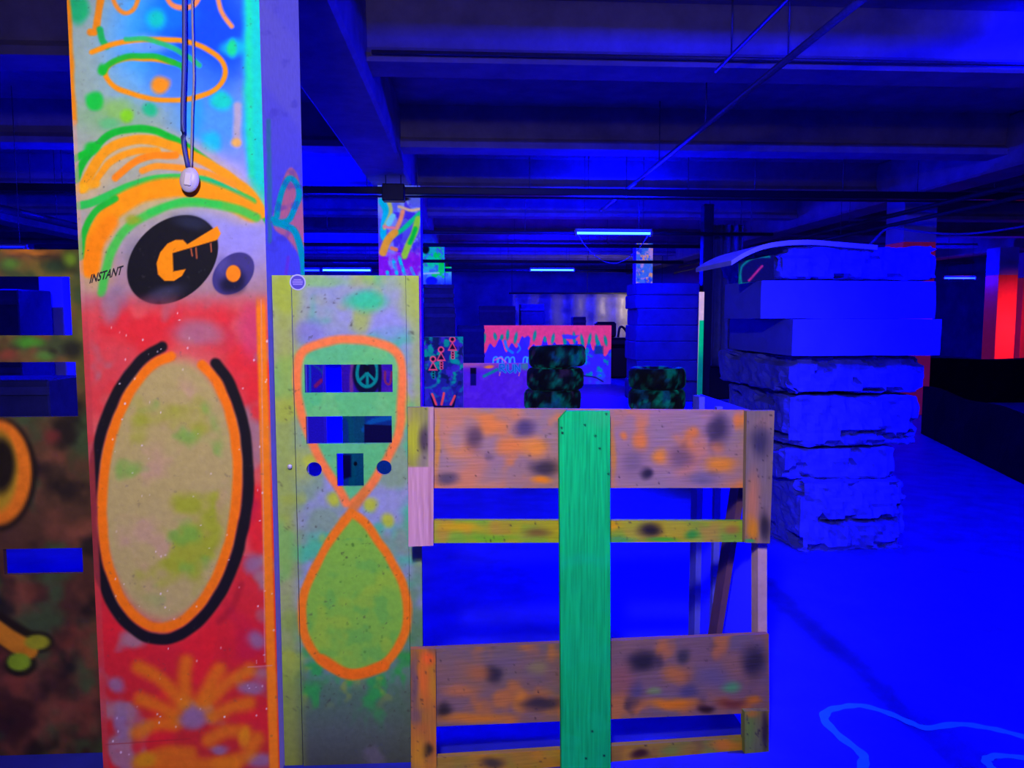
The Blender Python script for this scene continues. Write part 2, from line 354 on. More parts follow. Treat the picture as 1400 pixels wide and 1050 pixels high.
# ------------------------------------------------------------------ big painted pillar
PY = 2.45
px0 = on_y(112, 435, PY).x; px1 = on_y(366, 435, PY).x; PD = px1 - px0
def pillar_front(p):
    p.vgrad([(-200, (140, 165, 150)), (0, (140, 165, 150)), (120, (140, 165, 145)), (260, (160, 162, 135)), (330, (165, 150, 150)), (395, (165, 125, 130)), (430, (215, 70, 72)), (700, (212, 52, 52)), (880, (205, 32, 42)), (1050, (185, 40, 36))])
    up = p.y < 330
    p.blob(320, 235, 90, 75, (128, 140, 255), .9, .8); p.blob(330, 330, 70, 50, (140, 135, 225), .8, .9)
    p.blob(190, 70, 60, 90, (95, 165, 225), .6, .8); p.blob(225, 40, 75, 90, (30, 150, 240), .9, .8); p.blob(285, 45, 85, 100, (0, 70, 255), 1, .6); p.blob(300, 165, 60, 50, (50, 130, 255), .8, .8); p.blob(150, 160, 55, 24, (110, 175, 95), .6, .9); p.blob(235, 20, 35, 30, (0, 110, 250), .8)  # sprayed blue, with the blue light on the upper right painted in
    p.blob(255, 110, 55, 40, (60, 120, 255), .8, .7); p.blob(280, 165, 60, 35, (70, 150, 240), .6, .8); p.blob(200, 60, 40, 14, (120, 160, 240), .7)
    p.blob(213, 27, 16, 17, (0, 200, 170), .9, .7); p.blob(320, 65, 22, 14, (0, 195, 190), .8); p.blob(303, 138, 17, 15, (0, 205, 160), .9); p.blob(205, 150, 12, 11, (0, 185, 110), .8)
    p.blob(288, 195, 16, 16, (0, 190, 200), .8); p.blob(265, 160, 16, 40, (20, 150, 240), .6)
    p.stroke([(346, -20), (347, 100), (349, 190), (356, 280)], 26, (0, 205, 175), .95, 7); p.stroke([(340, -20), (341, 120), (344, 240)], 8, (20, 215, 140), .7, 4)
    p.blob(318, 66, 9, 14, (10, 215, 110), .9); p.stroke([(325, 145), (324, 195)], 11, (190, 160, 150), .8, 4); p.blob(323, 195, 8, 9, (225, 165, 70), .9)
    p.blob(106, 12, 17, 22, (20, 175, 95), .95, .5); p.blob(129, 138, 14, 14, (10, 190, 50), .95, .4); p.blob(160, 148, 24, 16, (130, 190, 70), .6); p.blob(174, 157, 10, 10, (120, 205, 20), .9); p.blob(150, 168, 16, 9, (70, 185, 100), .6)
    p.stroke([(88, -10), (93, 70), (98, 165)], 14, (225, 130, 10), 1, 3)
    p.stroke([(115, 262), (150, 215), (190, 198), (240, 205), (300, 235), (350, 285)], 40, (215, 175, 110), .55, 12); p.stroke([(130, 380), (135, 330), (160, 290), (210, 265), (270, 262), (330, 282)], 44, (215, 180, 90), .5, 12)
    O = (238, 142, 4); G = (10, 178, 40)
    p.stroke([(138, -5), (134, 22), (131, 42), (124, 44)], 10, (225, 130, 15)); p.stroke([(137, 40), (140, 55), (146, 64)], 9, (20, 170, 75))
    p.stroke([(150, -12), (160, 10), (172, 18), (184, 10), (192, -10)], 6, (228, 135, 35)); p.stroke([(225, -10), (235, 6), (250, 11), (265, 7), (276, -8)], 7, (232, 130, 70)); p.stroke([(296, -10), (303, 16), (317, 36)], 6, (228, 140, 70))
    p.stroke([(126, 72), (155, 61), (190, 55), (230, 54), (268, 61), (298, 78), (308, 98), (297, 120), (268, 133), (230, 137), (190, 131), (160, 120), (145, 104), (149, 90), (170, 81), (200, 80), (238, 85)], 7, O)
    p.stroke([(141, 99), (150, 88), (175, 78), (210, 77), (245, 88), (252, 96)], 8, G, .9); p.blob(141, 96, 8, 9, G); p.stroke([(172, 54), (205, 54), (245, 70), (272, 89)], 7, (30, 185, 95), .9)
    p.blob(220, 115, 14, 13, (240, 140, 20), 1, .5)
    # swirls
    p.stroke([(104, 246), (112, 225), (132, 200), (150, 184), (180, 176), (215, 180), (250, 198), (290, 226), (325, 252), (352, 282), (366, 302)], 10, G); p.stroke([(102, 217), (122, 207), (132, 198)], 9, (10, 185, 40)); p.blob(126, 203, 13, 11, (10, 185, 40))
    p.stroke([(112, 258), (130, 225), (150, 203), (185, 191), (225, 196), (262, 212), (305, 236), (345, 268), (358, 292)], 13, (235, 150, 15))
    p.stroke([(128, 250), (150, 222), (180, 208), (215, 206)], 9, (238, 150, 20)); p.stroke([(158, 243), (180, 224), (205, 214), (240, 212)], 10, (242, 130, 15)); p.stroke([(195, 234), (215, 228), (250, 230), (290, 240), (320, 252)], 9, (238, 145, 30)); p.blob(112, 256, 12, 8, (240, 170, 20)); p.blob(128, 252, 10, 7, (240, 160, 20))
    p.stroke([(108, 282), (140, 272), (168, 258), (205, 247), (245, 243), (280, 247), (315, 262), (345, 276)], 11, (40, 190, 70)); p.stroke([(262, 243), (300, 252), (335, 272)], 7, (10, 185, 110))
    p.stroke([(122, 366), (128, 330), (150, 292), (185, 268), (225, 257), (265, 258), (305, 270), (345, 290)], 26, (246, 146, 8), 1, 4); p.stroke([(124, 368), (131, 335), (150, 305)], 22, (250, 130, 5), .9, 5)
    p.stroke([(110, 352), (115, 320), (130, 290), (158, 272)], 9, (25, 180, 45)); p.stroke([(139, 400), (143, 378), (152, 345), (172, 314), (200, 294), (235, 280), (272, 277), (320, 285), (350, 297)], 12, (65, 192, 65), .95, 3); p.stroke([(205, 290), (255, 274), (300, 280)], 8, (40, 195, 70), .8); p.blob(182, 300, 12, 9, (150, 160, 30), .8)
    # stencilled discs
    p.blob(186, 350, 18, 26, (128, 122, 130), .8); p.blob(160, 410, 16, 22, (135, 115, 135), .8)
    p.ell(236, 355, 70, 52, (17, 16, 24), 1, 1.0, -.75); p.blob(222, 403, 34, 12, (70, 72, 100), .6, .8, -.3); p.blob(262, 303, 28, 10, (45, 55, 85), .5, .8, .2)
    p.ell(319, 374, 33, 24, (60, 52, 115), 1, 1.0, -.8); p.blob(318, 384, 20, 20, (20, 17, 45), .95); p.blob(305, 366, 12, 16, (85, 80, 150), .5)
    p.poly([(256, 334), (250, 328), (240, 328), (229, 333), (219, 345), (214, 360), (216, 375), (225, 384), (238, 384), (249, 377), (254, 368), (237, 371), (236, 346), (297, 328), (302, 319), (297, 309)], (255, 140, 5), 1, 1.0)
    p.ell(319, 374, 10, 11.5, (255, 132, 15), 1, 1.2)
    for a, b in (((261, 340), (263, 350)), ((268, 339), (269, 353)), ((288, 333), (289, 344))): p.stroke([a, b], 1.8, (200, 95, 50), .9, .7, False, False)
    # red lower half
    low = sstep(395, 440, p.y)
    p.cloud((228, 32, 40), 60, .42, .72, .7, 1, low); p.cloud((150, 125, 130), 50, .58, .76, .8, 5, low); p.cloud((190, 25, 60), 60, .55, .75, .7, 8, low * sstep(270, 350, p.x)); p.cloud((215, 120, 105), 65, .58, .78, .5, 6, low * (p.y < 760))
    p.blob(150, 420, 14, 26, (150, 120, 135), .7); p.blob(270, 455, 40, 20, (155, 118, 135), .7); p.blob(345, 455, 22, 40, (205, 60, 100), .7)
    for x, y, rx, ry in ((345, 770, 16, 16), (350, 875, 14, 14), (160, 935, 13, 13), (165, 985, 11, 30), (262, 983, 20, 15), (345, 940, 20, 13), (160, 820, 9, 24), (355, 1040, 22, 12), (300, 1025, 16, 8)): p.blob(x, y, rx, ry, (138, 108, 135), .85, .7)
    # a plain sprayed oval: ochre field with an orange and a black outline
    p.ell(232, 672, 104, 196, (215, 130, 110), .6, 14, .06); p.ell(232, 670, 90, 180, (178, 160, 95), 1, 7, .06)
    msk = 1 - sstep(.8, 1, np.hypot((p.x - 232) / 86, (p.y - 670) / 174))
    p.cloud((150, 165, 30), 60, .5, .7, .8, 2, msk); p.cloud((190, 150, 120), 50, .55, .75, .7, 9, msk); p.cloud((110, 170, 60), 45, .62, .8, .7, 11, msk)
    ring = [(232 + 92 * math.cos(t) - 12 * math.sin(t), 672 + 186 * math.sin(t)) for t in np.linspace(-1.2, 4.6, 30)]
    p.stroke(ring, 13, (250, 118, 12), 1, 3)
    ring = [(232 + 107 * math.cos(t) - 12 * math.sin(t), 672 + 202 * math.sin(t)) for t in np.linspace(-1.05, 4.5, 30)]
    p.stroke(ring, 15, (22, 18, 24), 1, 2.5)
    # orange flower strokes
    for q in ([(190, 912), (220, 930), (248, 962)], [(255, 905), (252, 930), (255, 955)], [(192, 955), (215, 965), (240, 978)], [(188, 1002), (215, 990), (240, 990)], [(340, 916), (310, 935), (285, 960)], [(340, 962), (315, 968), (290, 980)], [(335, 1000), (310, 1000), (285, 1012)], [(352, 1010), (335, 1035), (300, 1045)], [(190, 1045), (225, 1030), (260, 1030)], [(300, 915), (285, 940), (275, 958)], [(215, 1045), (270, 1046), (320, 1045)]):
        p.stroke(q, 19, (222, 120, 12), .8, 8)
    p.blob(335, 1010, 10, 16, (225, 150, 10), .7); p.blob(200, 1040, 16, 14, (205, 150, 10), .7); p.blob(262, 984, 20, 15, (140, 100, 125), .8)
    p.stroke([(330, 800), (318, 830), (300, 850)], 9, (150, 25, 40), .5, 4)
    edge = 366 + (p.y - 435) * .029
    p.mix((245, 128, 15), .95 * sstep(400, 425, p.y) * sstep(9, 4, np.abs(p.x - edge + 9)))
    ledge = 112 + (p.y - 435) * .048
    p.mix((190, 60, 60), .7 * sstep(390, 480, p.y) * sstep(7, 3, np.abs(p.x - ledge - 3))); p.mix((200, 150, 130), .6 * (1 - sstep(380, 440, p.y)) * (p.y > 165) * sstep(5, 2, np.abs(p.x - ledge - 2)))
    p.stroke([(357, 410), (362, 905)], 1.4, (215, 150, 150), .6, .6, False, False); p.stroke([(339, 912), (372, 910)], 1.4, (215, 150, 150), .6, .6, False, False); p.stroke([(145, 1018), (260, 1010)], 1.4, (150, 40, 40), .6, .6, False, False)
    p.cloud((90, 80, 80), 7, .78, .9, .3, 13); p.specks(45, (105, 5, 350, 400), (50, 60, 60), .5, 1.0, 3, .8); p.specks(90, (150, 420, 375, 1045), (235, 215, 215), .5, 1.3, 4)
def pillar_side(p):
    p.vgrad([(-200, (128, 118, 205)), (0, (128, 118, 205)), (200, (118, 108, 212)), (330, (95, 95, 228)), (600, (110, 95, 200))])  # blue-violet light on this face put into the base colour
    p.poly([(355, -5), (410, 60), (412, 180), (358, 110)], (142, 130, 200), .5, 6)
    p.stroke([(367, 165), (368, 200), (369, 330)], 6, (70, 150, 130), .8, 2)
    OR = (248, 135, 90); T = (0, 205, 165)
    p.poly([(372, 300), (382, 262), (390, 238), (398, 229), (407, 240), (413, 270), (417, 320), (418, 365), (404, 340), (392, 326), (376, 314)], OR, .95, 2, True)
    p.stroke([(379, 296), (383, 268), (391, 248), (399, 244), (407, 254), (409, 268), (403, 284), (395, 300), (384, 304), (374, 300)], 8, T, 1, 1.6); p.stroke([(377, 305), (390, 309), (402, 316), (409, 332), (415, 362), (417, 385)], 9, T, 1, 1.6)
    p.poly([(393, 318), (400, 320), (408, 345), (398, 338)], OR, .2, 1); p.stroke([(387, 292), (393, 272), (397, 262)], 4, OR, .9, 1.2); p.stroke([(394, 352), (391, 376)], 5, (150, 60, 200), .6, 2)
    p.cloud((85, 75, 170), 14, .6, .8, .4, 4)
pil = empty('painted_concrete_pillar', ((px0 + px1) / 2, PY + PD / 2, 0))
tag(pil, 'big square concrete pillar covered in bright graffiti with orange letters G and O', 'pillar')
STEP = .0030
def panel_grid(name, o, ux, uy, us, vs, painter, m, parent, gain=1.0):
    U, V = np.meshgrid(us, vs); P = np.array(o)[None, :] + U.ravel()[:, None] * np.array(ux)[None, :] + V.ravel()[:, None] * np.array(uy)[None, :]
    W = len(us); i = (np.arange(len(vs) - 1)[:, None] * W + np.arange(W - 1)[None, :]).ravel()
    p = Paint(P); painter(p)
    ob = mesh_obj(name, P, np.stack([i, i + 1, i + W + 1, i + W], 1).tolist(), m, None, p.lin(gain)); reparent(ob, parent); return ob
zs = np.concatenate([np.arange(0, 2.62, STEP), [3.39]])
M_PIL = paint_mat('pillar_graffiti', .65, 0, (40, 40, 40), .10, .25)
fr = panel_grid('front_face', (px0, PY, 0), (1, 0, 0), (0, 0, 1), np.linspace(0, PD, int(PD / .0027)), zs, pillar_front, M_PIL, pil, 1.0)
fr['label'] = 'front face with orange swirls above and red field below'
rf = panel_grid('side_face', (px1, PY, 0), (0, 1, 0), (0, 0, 1), np.linspace(0, PD, 90), np.concatenate([[0], np.arange(1.4, 2.62, .005), [3.39]]), pillar_side, paint_mat('pillar_side_fluorescent', .7, .42, (40, 40, 40), .1, .2), pil, 1.0)
rf['label'] = 'violet-lit right face with a teal and orange figure'
# the core closes the other sides
cv = [(px0, PY, 0), (px1 - .001, PY + .001, 0), (px1 - .001, PY + PD, 0), (px0, PY + PD, 0)]
core = mesh_obj('core', [(x, y, z) for z in (0, 3.39) for x, y, _ in [(px0, PY + .002, 0), (px1 - .002, PY + .002, 0), (px1 - .002, PY + PD, 0), (px0, PY + PD, 0)]], [[3, 2, 1, 0], [4, 5, 6, 7], [0, 1, 5, 4], [1, 2, 6, 5], [2, 3, 7, 6], [3, 0, 4, 7]], mat('pillar_core_paint', (.40, .30, .28), .7, .2)); reparent(core, pil)
V, Fc, mx = text_geo('INSTANT', .25, .028)
Vp = []
for x, y in V:
    u = x / mx[0]; v = y / mx[1]; Vp.append(on_y(122 + 46 * u + v * 1.2, 388 - 13 * u - 12.5 * v, PY - .0008))
let = mesh_obj('stencil_lettering', Vp, Fc, mat('stencil_black', (.012, .010, .012), .6, .1, 8, 0)); reparent(let, pil); let['label'] = 'black slanted stencil word INSTANT'

# pendant cable with switch hanging in front of the pillar
cbl = empty('hanging_cable_switch', on_y(259, 262, PY - .03)); tag(cbl, 'thin grey cable with a pale shadow strand and a small oval switch hanging down the pillar', 'cable')
M_CABLE = mat('cable_grey', (.03, .035, .16), .5, .1); M_CABLE_SHADOW = mat('cable_shadow_pale', (.20, .17, .17), .5, .1)
tube('cable', [on_y(x, y, PY - .03) for x, y in smooth_path([(252, -150), (252, 0), (252, 80), (250, 150), (251, 195), (257, 229)], 5)], .0070, M_CABLE, cbl, 6)
tube('cable', [on_y(x, y, PY - .022) for x, y in smooth_path([(264, -150), (263, 0), (264, 60), (265, 110), (263, 150), (262, 200), (261, 229)], 5)], .0035, M_CABLE_SHADOW, cbl, 6)  # pale strand modelled in place of the cable's cast shadow
bm = bmesh.new(); bmesh.ops.create_uvsphere(bm, u_segments=20, v_segments=12, radius=1.0)
c = on_y(259, 246, PY - .03); bmesh.ops.transform(bm, matrix=Matrix.Translation(c) @ Matrix.Rotation(.2, 4, 'Y') @ Matrix.Diagonal((.029, .014, .038, 1)), verts=bm.verts)
reparent(bm_obj('switch_body', bm, mat('switch_plastic', (.42, .36, .45), .4, .05, 8, 0), smooth=True), cbl)
bm = box_bm(-.011, .011, -.003, .003, -.019, .019, .003); bmesh.ops.transform(bm, matrix=Matrix.Translation(c + Vector((0, -.014, .0))) @ Matrix.Rotation(.15, 4, 'Y'), verts=bm.verts)
rk = bm_obj('rocker', bm, mat('switch_rocker', (.55, .48, .52), .35, .05, 8, 0)); reparent(rk, cbl)

# ------------------------------------------------------------------ tall green target panel
GY_ = 2.50
gp = empty('target_panel', on_y(477, 1085, GY_)); gp.location.z = 0
tag(gp, 'tall green and lilac plywood target panel with cut-out slots beside the pillar', 'panel')
def gpaint(p):
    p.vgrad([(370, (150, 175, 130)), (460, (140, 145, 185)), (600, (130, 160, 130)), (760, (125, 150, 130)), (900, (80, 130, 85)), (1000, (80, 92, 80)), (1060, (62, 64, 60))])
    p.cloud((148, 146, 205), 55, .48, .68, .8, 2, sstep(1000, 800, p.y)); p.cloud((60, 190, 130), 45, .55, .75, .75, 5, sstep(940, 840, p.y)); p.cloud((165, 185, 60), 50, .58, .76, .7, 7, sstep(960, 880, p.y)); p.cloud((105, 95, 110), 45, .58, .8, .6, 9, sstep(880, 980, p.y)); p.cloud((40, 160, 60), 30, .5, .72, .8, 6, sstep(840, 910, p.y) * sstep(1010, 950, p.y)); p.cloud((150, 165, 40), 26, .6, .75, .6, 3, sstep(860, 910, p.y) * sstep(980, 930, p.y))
    p.blob(400, 470, 26, 110, (165, 180, 70), .5, .9); p.blob(565, 400, 22, 50, (160, 185, 60), .8, .7); p.blob(390, 400, 26, 30, (160, 185, 60), .8); p.blob(470, 405, 70, 22, (135, 140, 200), .7, .9); p.blob(500, 412, 30, 16, (30, 200, 130), .8); p.blob(440, 385, 40, 9, (120, 190, 90), .6); p.blob(530, 445, 26, 26, (140, 140, 205), .7); p.blob(420, 455, 26, 20, (125, 120, 190), .8)
    p.stroke([(384, 370), (388, 700), (396, 1050)], 34, (160, 175, 50), .6, 14); p.stroke([(572, 380), (576, 760)], 22, (165, 185, 60), .55, 8)
    loop = [(474, 688), (466, 672), (450, 648), (429, 610), (412, 565), (406, 525), (408, 492), (420, 476), (450, 467), (480, 464), (514, 468), (540, 480), (549, 500), (549, 545), (546, 590), (536, 615), (520, 642), (503, 668), (480, 690)]
    p.poly(loop, (85, 190, 112), .9, 4); p.cloud((120, 195, 110), 30, .5, .7, .5, 3, ((p.y > 470) & (p.y < 640) & (p.x > 412) & (p.x < 542)).astype(float))
    for x, y in ((455, 683), (507, 690), (530, 710), (425, 630), (470, 655)): p.blob(x, y, 11, 11, (190, 200, 30), .8)
    p.blob(415, 635, 20, 30, (175, 185, 70), .6)
    tear = [(480, 702), (463, 722), (438, 762), (420, 800), (413, 835), (418, 872), (436, 901), (462, 917), (490, 920), (520, 911), (544, 886), (556, 850), (554, 810), (540, 776), (516, 738), (496, 712), (480, 702)]
    p.poly(tear, (125, 182, 60), 1, 4); tm = ((np.hypot((p.x - 484) / 66, (p.y - 830) / 95)) < 1).astype(float); p.cloud((95, 170, 70), 24, .5, .7, .6, 4, tm); p.cloud((150, 185, 50), 30, .55, .75, .6, 8, tm)
    p.stroke(loop, 12, (246, 126, 62), 1, 3); p.stroke([(500, 672), (480, 700), (470, 712)], 12, (215, 120, 50), .9, 4); p.stroke(tear, 12, (243, 122, 22), 1, 2.5); p.stroke([(440, 902), (480, 922), (525, 910)], 15, (245, 112, 15), 1, 3)
    p.cloud((60, 50, 50), 6, .76, .88, .5, 13); p.specks(40, (385, 400, 570, 1040), (50, 60, 40), .5, 1.1, 9, .7); p.specks(20, (440, 725, 530, 900), (60, 110, 30), 1, 2.2, 19, .6)
def rectpx(a, b, c, d): 
    p, q = on_y(a, b, GY_), on_y(c, d, GY_); return p.x, q.x, q.z, p.z
hol = [rectpx(416, 498.5, 537, 536.5), rectpx(418, 569.5, 536, 606), rectpx(460, 620, 497.5, 665)]
circ = [(on_y(429.5, 642, GY_), .0245), (on_y(525, 639.5, GY_), .0245)]
gx0, gx1 = on_y(403, 560, GY_).x, on_y(556.5, 560, GY_).x; gz1 = on_y(480, 376.5, GY_).z
def snaplines(a, b, st, marks):
    L = np.arange(a, b, st); 
    for mk in marks: L = L[np.abs(L - mk) > st * .45]
    return np.unique(np.concatenate([L, [b], marks]))
us = snaplines(gx0, gx1, .0036, [v for h in hol for v in h[:2]]); vs_ = snaplines(0, gz1, .0036, [v for h in hol for v in h[2:]])
U, V_ = np.meshgrid(us, vs_); P = np.stack([U.ravel(), np.full(U.size, GY_), V_.ravel()], 1); W = len(us)
i = (np.arange(len(vs_) - 1)[:, None] * W + np.arange(W - 1)[None, :]).ravel()
quads = np.stack([i, i + 1, i + W + 1, i + W], 1); cen = P[quads].mean(1)
keep = np.ones(len(quads), bool)
for a, b, c, d in hol: keep &= ~((cen[:, 0] > a) & (cen[:, 0] < b) & (cen[:, 2] > c) & (cen[:, 2] < d))
for cc, r in circ: keep &= np.hypot(cen[:, 0] - cc.x, cen[:, 2] - cc.z) > r
quads = quads[keep]
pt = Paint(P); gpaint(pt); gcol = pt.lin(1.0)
for cc, r in circ:
    d = np.hypot(P[:, 0] - cc.x, P[:, 2] - cc.z); m = np.abs(d - r) < .0026
    P[m, 0] = cc.x + (P[m, 0] - cc.x) * r / d[m]; P[m, 2] = cc.z + (P[m, 2] - cc.z) * r / d[m]
used = np.unique(quads); rem = -np.ones(len(P), int); rem[used] = np.arange(len(used))
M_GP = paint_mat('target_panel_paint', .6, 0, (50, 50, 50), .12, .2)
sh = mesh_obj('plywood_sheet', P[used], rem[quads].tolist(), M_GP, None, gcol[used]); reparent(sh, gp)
md = sh.modifiers.new('thickness', 'SOLIDIFY'); md.thickness = .015; md.offset = -1
NB = Vector((0, -1, 0))
for a, b, dy in ((376.5, 402, .004), (557, 574.5, .003)):
    A = on_y(a, 560, GY_ + dy).x; B = on_y(b, 560, GY_ + dy).x; y = GY_ + dy
    painted_slab('batten', [(A, y, gz1), (B, y, gz1), (B, y, 0), (A, y, 0)], .03, NB, gpaint, M_GP, .006, gp)
c = on_y(407, 386, GY_ - .001)
bm = bmesh.new(); bmesh.ops.create_circle(bm, cap_ends=True, segments=28, radius=.0255, matrix=Matrix.Translation(c) @ Matrix.Rotation(math.pi / 2, 4, 'X'))
stk = bm_obj('round_sticker', bm, mat('sticker_rim', (.40, .40, .75), .4, .05, 8, 0)); reparent(stk, gp); stk['label'] = 'small round violet sticker'
bm = bmesh.new(); bmesh.ops.create_circle(bm, cap_ends=True, segments=28, radius=.0215, matrix=Matrix.Translation(c + Vector((0, -.0006, 0))) @ Matrix.Rotation(math.pi / 2, 4, 'X'))
s2 = bm_obj('sticker_print', bm, mat('sticker_violet', (.06, .04, .42), .4, .05, 8, 0)); reparent(s2, stk)
for dz, hw in ((.0085, .012), (.0035, .0165), (-.0015, .0165), (-.0065, .015)):
    reparent(bm_obj('print_line', box_bm(c.x - hw, c.x + hw, c.y - .0012, c.y - .0008, c.z + dz - .0014, c.z + dz + .0014), mat('sticker_text', (.28, .22, .85), .4, .05, 8, 0)), stk)
for x, y in ((396, 638), (562, 560)):
    q = on_y(x, y, GY_ - .003); bm = bmesh.new(); bmesh.ops.create_uvsphere(bm, u_segments=10, v_segments=6, radius=.008, matrix=Matrix.Translation(q) @ Matrix.Diagonal((1, .5, 1, 1)))
    if x < 400: reparent(bm_obj('screw_head', bm, mat('screw', (.5, .45, .55), .4, .05, 8, 0, .3), smooth=True), gp)
    else: bm.free()

# ------------------------------------------------------------------ pallet-board barricade
BA = math.radians(5.4)
B0 = on_y(558, 700, 2.40); BN = Vector((math.sin(BA), -math.cos(BA), 0))  # towards viewer
def onB(px, py, off=0.0): return on_plane(px, py, B0 + BN * off, BN)
bar = empty('plank_barricade', (onB(800, 800).x, onB(800, 800).y, 0), BA)
tag(bar, 'wooden plank barricade with speckled orange boards and one green upright', 'barricade')
def camo(seed, base, cols, dark=(58, 50, 70), spots=(), nd=.66):
    def f(p):
        p.fill(base); p.cloud(cols[0], 60, .38, .74, .9, seed); p.cloud(cols[1], 48, .46, .76, .85, seed + 3); p.cloud(cols[2 % len(cols)], 36, .54, .82, .8, seed + 5); p.cloud(dark, 38, nd - .05, nd + .16, .8, seed + 7)
        for x, y, rx, ry, c, a in spots: p.blob(x, y, rx, ry, c, a, .8)
        p.c[:, 2] *= .82; p.cloud((50, 40, 40), 5, .78, .9, .4, 12); p.specks(25, (p.x.min(), p.y.min(), p.x.max(), p.y.max()), (45, 30, 40), .6, 1.3, seed)
    return f
M_BRD = paint_mat('sprayed_board', .65, 0, (8, 60, 120), .13, .3); M_BRV = paint_mat('sprayed_upright', .65, 0, (120, 60, 8), .13, .3)
D = (66, 56, 92); OO = (228, 128, 62); MV = (160, 118, 148); GR = (140, 128, 150)
top_spots = [(670, 585, 24, 14, OO, .9), (700, 610, 22, 14, OO, .9), (730, 610, 20, 16, (235, 140, 55), .9), (625, 610, 20, 18, (225, 135, 75), .8), (648, 598, 13, 18, (92, 66, 95), .95), (718, 586, 16, 12, (78, 62, 115), .95), (745, 640, 22, 13, (64, 52, 82), 1), (612, 655, 18, 10, (80, 68, 100), .9), (625, 600, 14, 16, (160, 130, 165), .8), (680, 648, 26, 14, (150, 122, 150), .8), (740, 656, 14, 6, (240, 135, 30), .9), (598, 610, 5, 45, (215, 140, 40), .8),
             (876, 603, 11, 17, OO, .95), (853, 595, 6, 6, OO, .9), (902, 624, 11, 12, (235, 140, 50), .95), (948, 592, 10, 10, OO, .95), (985, 636, 24, 13, (232, 140, 45), .95), (980, 612, 12, 10, (210, 125, 80), .8), (982, 587, 18, 22, (62, 50, 78), .95), (864, 632, 18, 22, (120, 98, 135), .8), (884, 647, 10, 8, (45, 38, 60), 1), (932, 625, 18, 16, (110, 82, 110), .8), (960, 655, 24, 10, (110, 98, 140), .8), (1008, 575, 6, 14, OO, .8), (837, 620, 5, 45, (205, 130, 45), .8), (905, 560, 90, 12, (168, 120, 150), .5)]
low_spots = [(675, 920, 14, 14, (50, 42, 62), 1), (655, 920, 18, 12, (170, 100, 60), .8), (630, 945, 26, 10, (190, 112, 60), .8), (608, 972, 13, 12, (48, 38, 42), 1), (650, 982, 60, 8, (205, 120, 35), .9), (710, 960, 10, 16, (215, 130, 40), .9), (740, 962, 34, 10, (55, 45, 65), .95), (735, 912, 16, 12, (140, 130, 80), .6), (690, 905, 26, 8, (108, 88, 118), .8),
             (880, 905, 24, 16, (42, 36, 50), 1), (935, 897, 11, 11, (60, 54, 66), .95), (925, 922, 22, 13, (185, 110, 55), .9), (870, 945, 14, 16, (70, 66, 110), .8), (942, 944, 13, 11, (75, 68, 105), .9), (920, 962, 40, 9, (228, 125, 15), .95), (998, 938, 14, 9, (80, 165, 90), .9), (975, 925, 24, 16, (100, 88, 120), .8), (1030, 905, 18, 24, (50, 42, 55), .95), (965, 968, 12, 6, (50, 25, 25), .95), (1000, 962, 24, 7, (120, 55, 35), .9), (1030, 958, 14, 7, (215, 120, 15), .9), (895, 945, 10, 6, (120, 160, 80), .7), (850, 930, 20, 26, (150, 85, 80), .6)]
def board(name, q, off, th, painter, m=M_BRD, step=.005, gain=1.0):
    return painted_slab(name, [onB(x, y, off) for x, y in q], th, BN, painter, m, step, bar, gain)
board('wide_board', [(592, 558), (1027, 561), (1026, 667), (592, 667.5)], 0, .022, camo(1, (158, 120, 145), [(205, 128, 100), (150, 122, 150), OO], D, top_spots, .74)).__setitem__('label', 'upper wide mauve board with orange spots')
board('narrow_slat', [(592, 711.5), (1024, 712.5), (1022, 741), (592, 742.5)], 0, .022, camo(2, (165, 165, 50), [(200, 160, 20), (110, 165, 60), (180, 140, 60)], D, [(630, 722, 34, 8, (215, 165, 15), .9), (670, 736, 40, 6, (110, 180, 40), .9), (735, 727, 20, 8, (120, 90, 50), .9), (888, 724, 17, 11, (42, 34, 40), 1), (905, 738, 24, 4, (50, 175, 50), .9), (945, 733, 12, 7, (40, 150, 60), .9), (1000, 724, 12, 7, (170, 110, 60), .8), (850, 738, 26, 5, (70, 160, 90), .8), (838, 720, 6, 7, (220, 160, 10), .9)], .8)).__setitem__('label', 'yellow and green sprayed slat')
board('wide_board', [(594, 887), (1051, 867), (1052, 974), (594, 993.5)], 0, .022, camo(4, (122, 92, 102), [(140, 100, 85), (108, 92, 112), (190, 112, 50)], (60, 48, 66), low_spots, .74)).__setitem__('label', 'lower wide mauve board with orange lower edge')
board('narrow_slat', [(594, 1036), (1020, 1008.5), (1020, 1036), (594, 1063)], 0, .022, camo(5, (150, 120, 45), [(195, 125, 30), (125, 140, 60), (120, 80, 50)], (55, 35, 35), [(672, 1042, 18, 9, (60, 50, 50), .9), (875, 1031, 14, 8, (60, 30, 28), 1), (915, 1028, 12, 8, (120, 140, 55), .8), (990, 1018, 22, 9, (225, 130, 25), .9)], .8)).__setitem__('label', 'bottom ochre slat')
def leftpost(p):
    camo(6, (140, 140, 90), [(160, 165, 70), (150, 135, 120), (120, 120, 110)], D, [(565, 600, 12, 40, (175, 180, 50), .9), (580, 602, 9, 22, (75, 60, 90), .95), (578, 632, 9, 16, (135, 118, 140), .8)], .9)(p)
    p.mix((196, 142, 158), sstep(637, 639, p.y) * (p.x > -1)); p.mix((190, 140, 155), sstep(585, 587, p.x) * .9)
    for k, (x0, x1) in enumerate(((563, 568), (570, 577), (580, 586))): p.stroke([(x0, 640), (x0 + 2, 690), (x1, 748)], 2.2, (215, 165, 180), .6, 1.2)
    p.stroke([(588, 640), (587, 745)], 3, (175, 115, 130), .7, 1.5)
board('upright_post', [(557.5, 557), (593, 557), (592.5, 746), (558.5, 747.5)], .022, .022, leftpost, M_BRV).__setitem__('label', 'left upper post, raw pink pine below a sprayed top')
